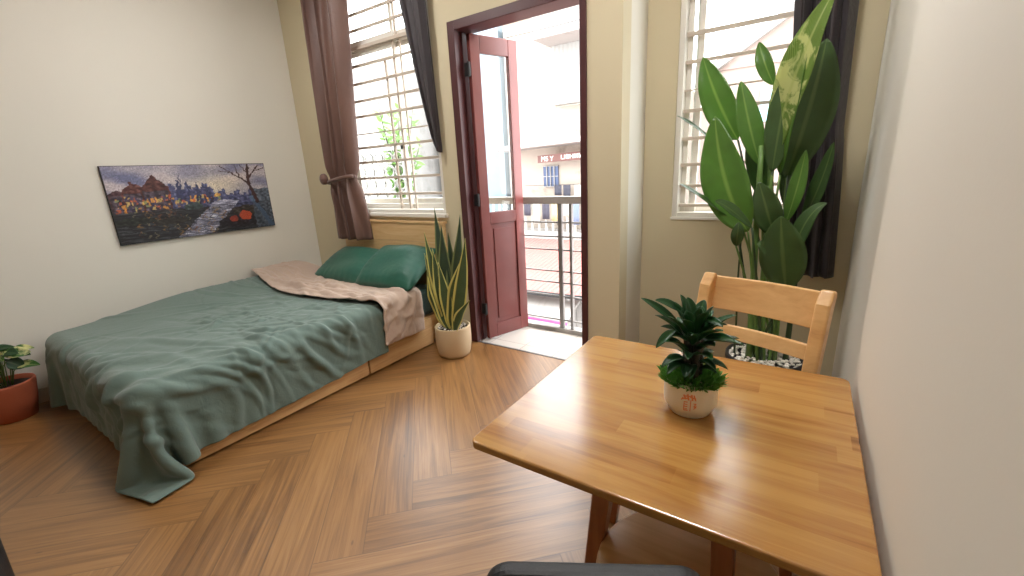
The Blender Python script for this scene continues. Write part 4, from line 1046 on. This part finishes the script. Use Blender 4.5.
# power lines
for k, (za, zb_) in enumerate(((4.6, 5.3), (4.3, 4.4), (5.2, 4.9))):
    pts = [(-8 + 8 * s, 8.6 + .4 * k, za + (zb_ - za) * s - .5 * 4 * s * (1 - s) * .25) for s in [i / 12 for i in range(13)]]
    tag(MB().tube(pts, .008, 5).build('power_line', 'black_rubber'), ('lowest', 'middle', 'highest')[(1, 0, 2)[k]] + ' of the overhead wires crossing the alley', 'wire', 'wires over the alley')

# ------------------------------------------------------------------ light
wd_ = bpy.data.worlds.new('sky'); SC.world = wd_; wd_.use_nodes = True; nt = wd_.node_tree; nt.nodes.clear()
o = nt.nodes.new('ShaderNodeOutputWorld'); bg = nt.nodes.new('ShaderNodeBackground'); nt.links.new(bg.outputs[0], o.inputs[0])
bg.inputs[0].default_value = (.97, .985, 1.0, 1); bg.inputs[1].default_value = 3.9
sun = bpy.data.lights.new('sun', 'SUN'); sun.energy = 3; sun.angle = math.radians(3); sun.color = (1, .95, .86)
so = bpy.data.objects.new('sun', sun); COL.objects.link(so)
so.rotation_euler = Vector((.80, .16, .80)).to_track_quat('Z', 'Y').to_euler()
def area(name, loc, rot, sx, sy, power=0, portal=False, col=(1, 1, 1)):
    l = bpy.data.lights.new(name, 'AREA'); l.shape = 'RECTANGLE'; l.size = sx; l.size_y = sy; l.energy = power; l.color = col
    ob = bpy.data.objects.new(name, l); COL.objects.link(ob); ob.location = loc; ob.rotation_euler = rot
    if portal: l.cycles.is_portal = True
    return ob
R90 = (-math.pi / 2, 0, 0)
area('sky_portal', ((LW[0] + LW[1]) / 2, YB + .2, (LW[2] + LW[3]) / 2), R90, LW[1] - LW[0], LW[3] - LW[2], 1, True)
area('sky_portal', ((XD0 + XD1) / 2, YB + .2, ZD / 2), R90, XD1 - XD0, ZD, 1, True)
area('sky_portal', ((RW[0] + RW[1]) / 2, YR + .16, (RW[2] + RW[3]) / 2), R90, RW[1] - RW[0], RW[3] - RW[2], 1, True)
# unseen ceiling lamps added as fill light for the room
em = NT('fill_lamp_diffuser'); em.p(Base_Color=(1, 1, 1, 1)); em.b.inputs['Emission Color'].default_value = (1, .98, .955, 1); em.b.inputs['Emission Strength'].default_value = 18.5
M['em'] = em.m
for lx, ly, h, lb in ((-2.8, 1.45, .25, 'unseen square fill lamp added on the ceiling over the bed side'), (-.55, 1.4, .27, 'unseen square fill lamp added on the ceiling over the table')):
    lm = thing('ceiling_fill_lamp', (lx, ly, ZC - .06), lb, 'lamp')
    MB().box(lx - h - .03, lx + h + .03, ly - h - .03, ly + h + .03, ZC - .05, ZC - .001).build('housing', 'fill_lamp_body', lm, bevel=.01)
    MB().box(lx - h, lx + h, ly - h, ly + h, ZC - .056, ZC - .05).build('diffuser', 'em', lm)

SC.view_settings.view_transform = 'Standard'; SC.view_settings.look = 'None'; SC.view_settings.gamma = 1; SC.view_settings.use_curve_mapping = False
SC.view_settings.exposure = 1.25
SC.cycles.use_denoising = True; SC.cycles.max_bounces = 10; SC.cycles.diffuse_bounces = 6; SC.cycles.transparent_max_bounces = 16
SC.cycles.caustics_reflective = False; SC.cycles.caustics_refractive = False; SC.cycles.sample_clamp_indirect = 6
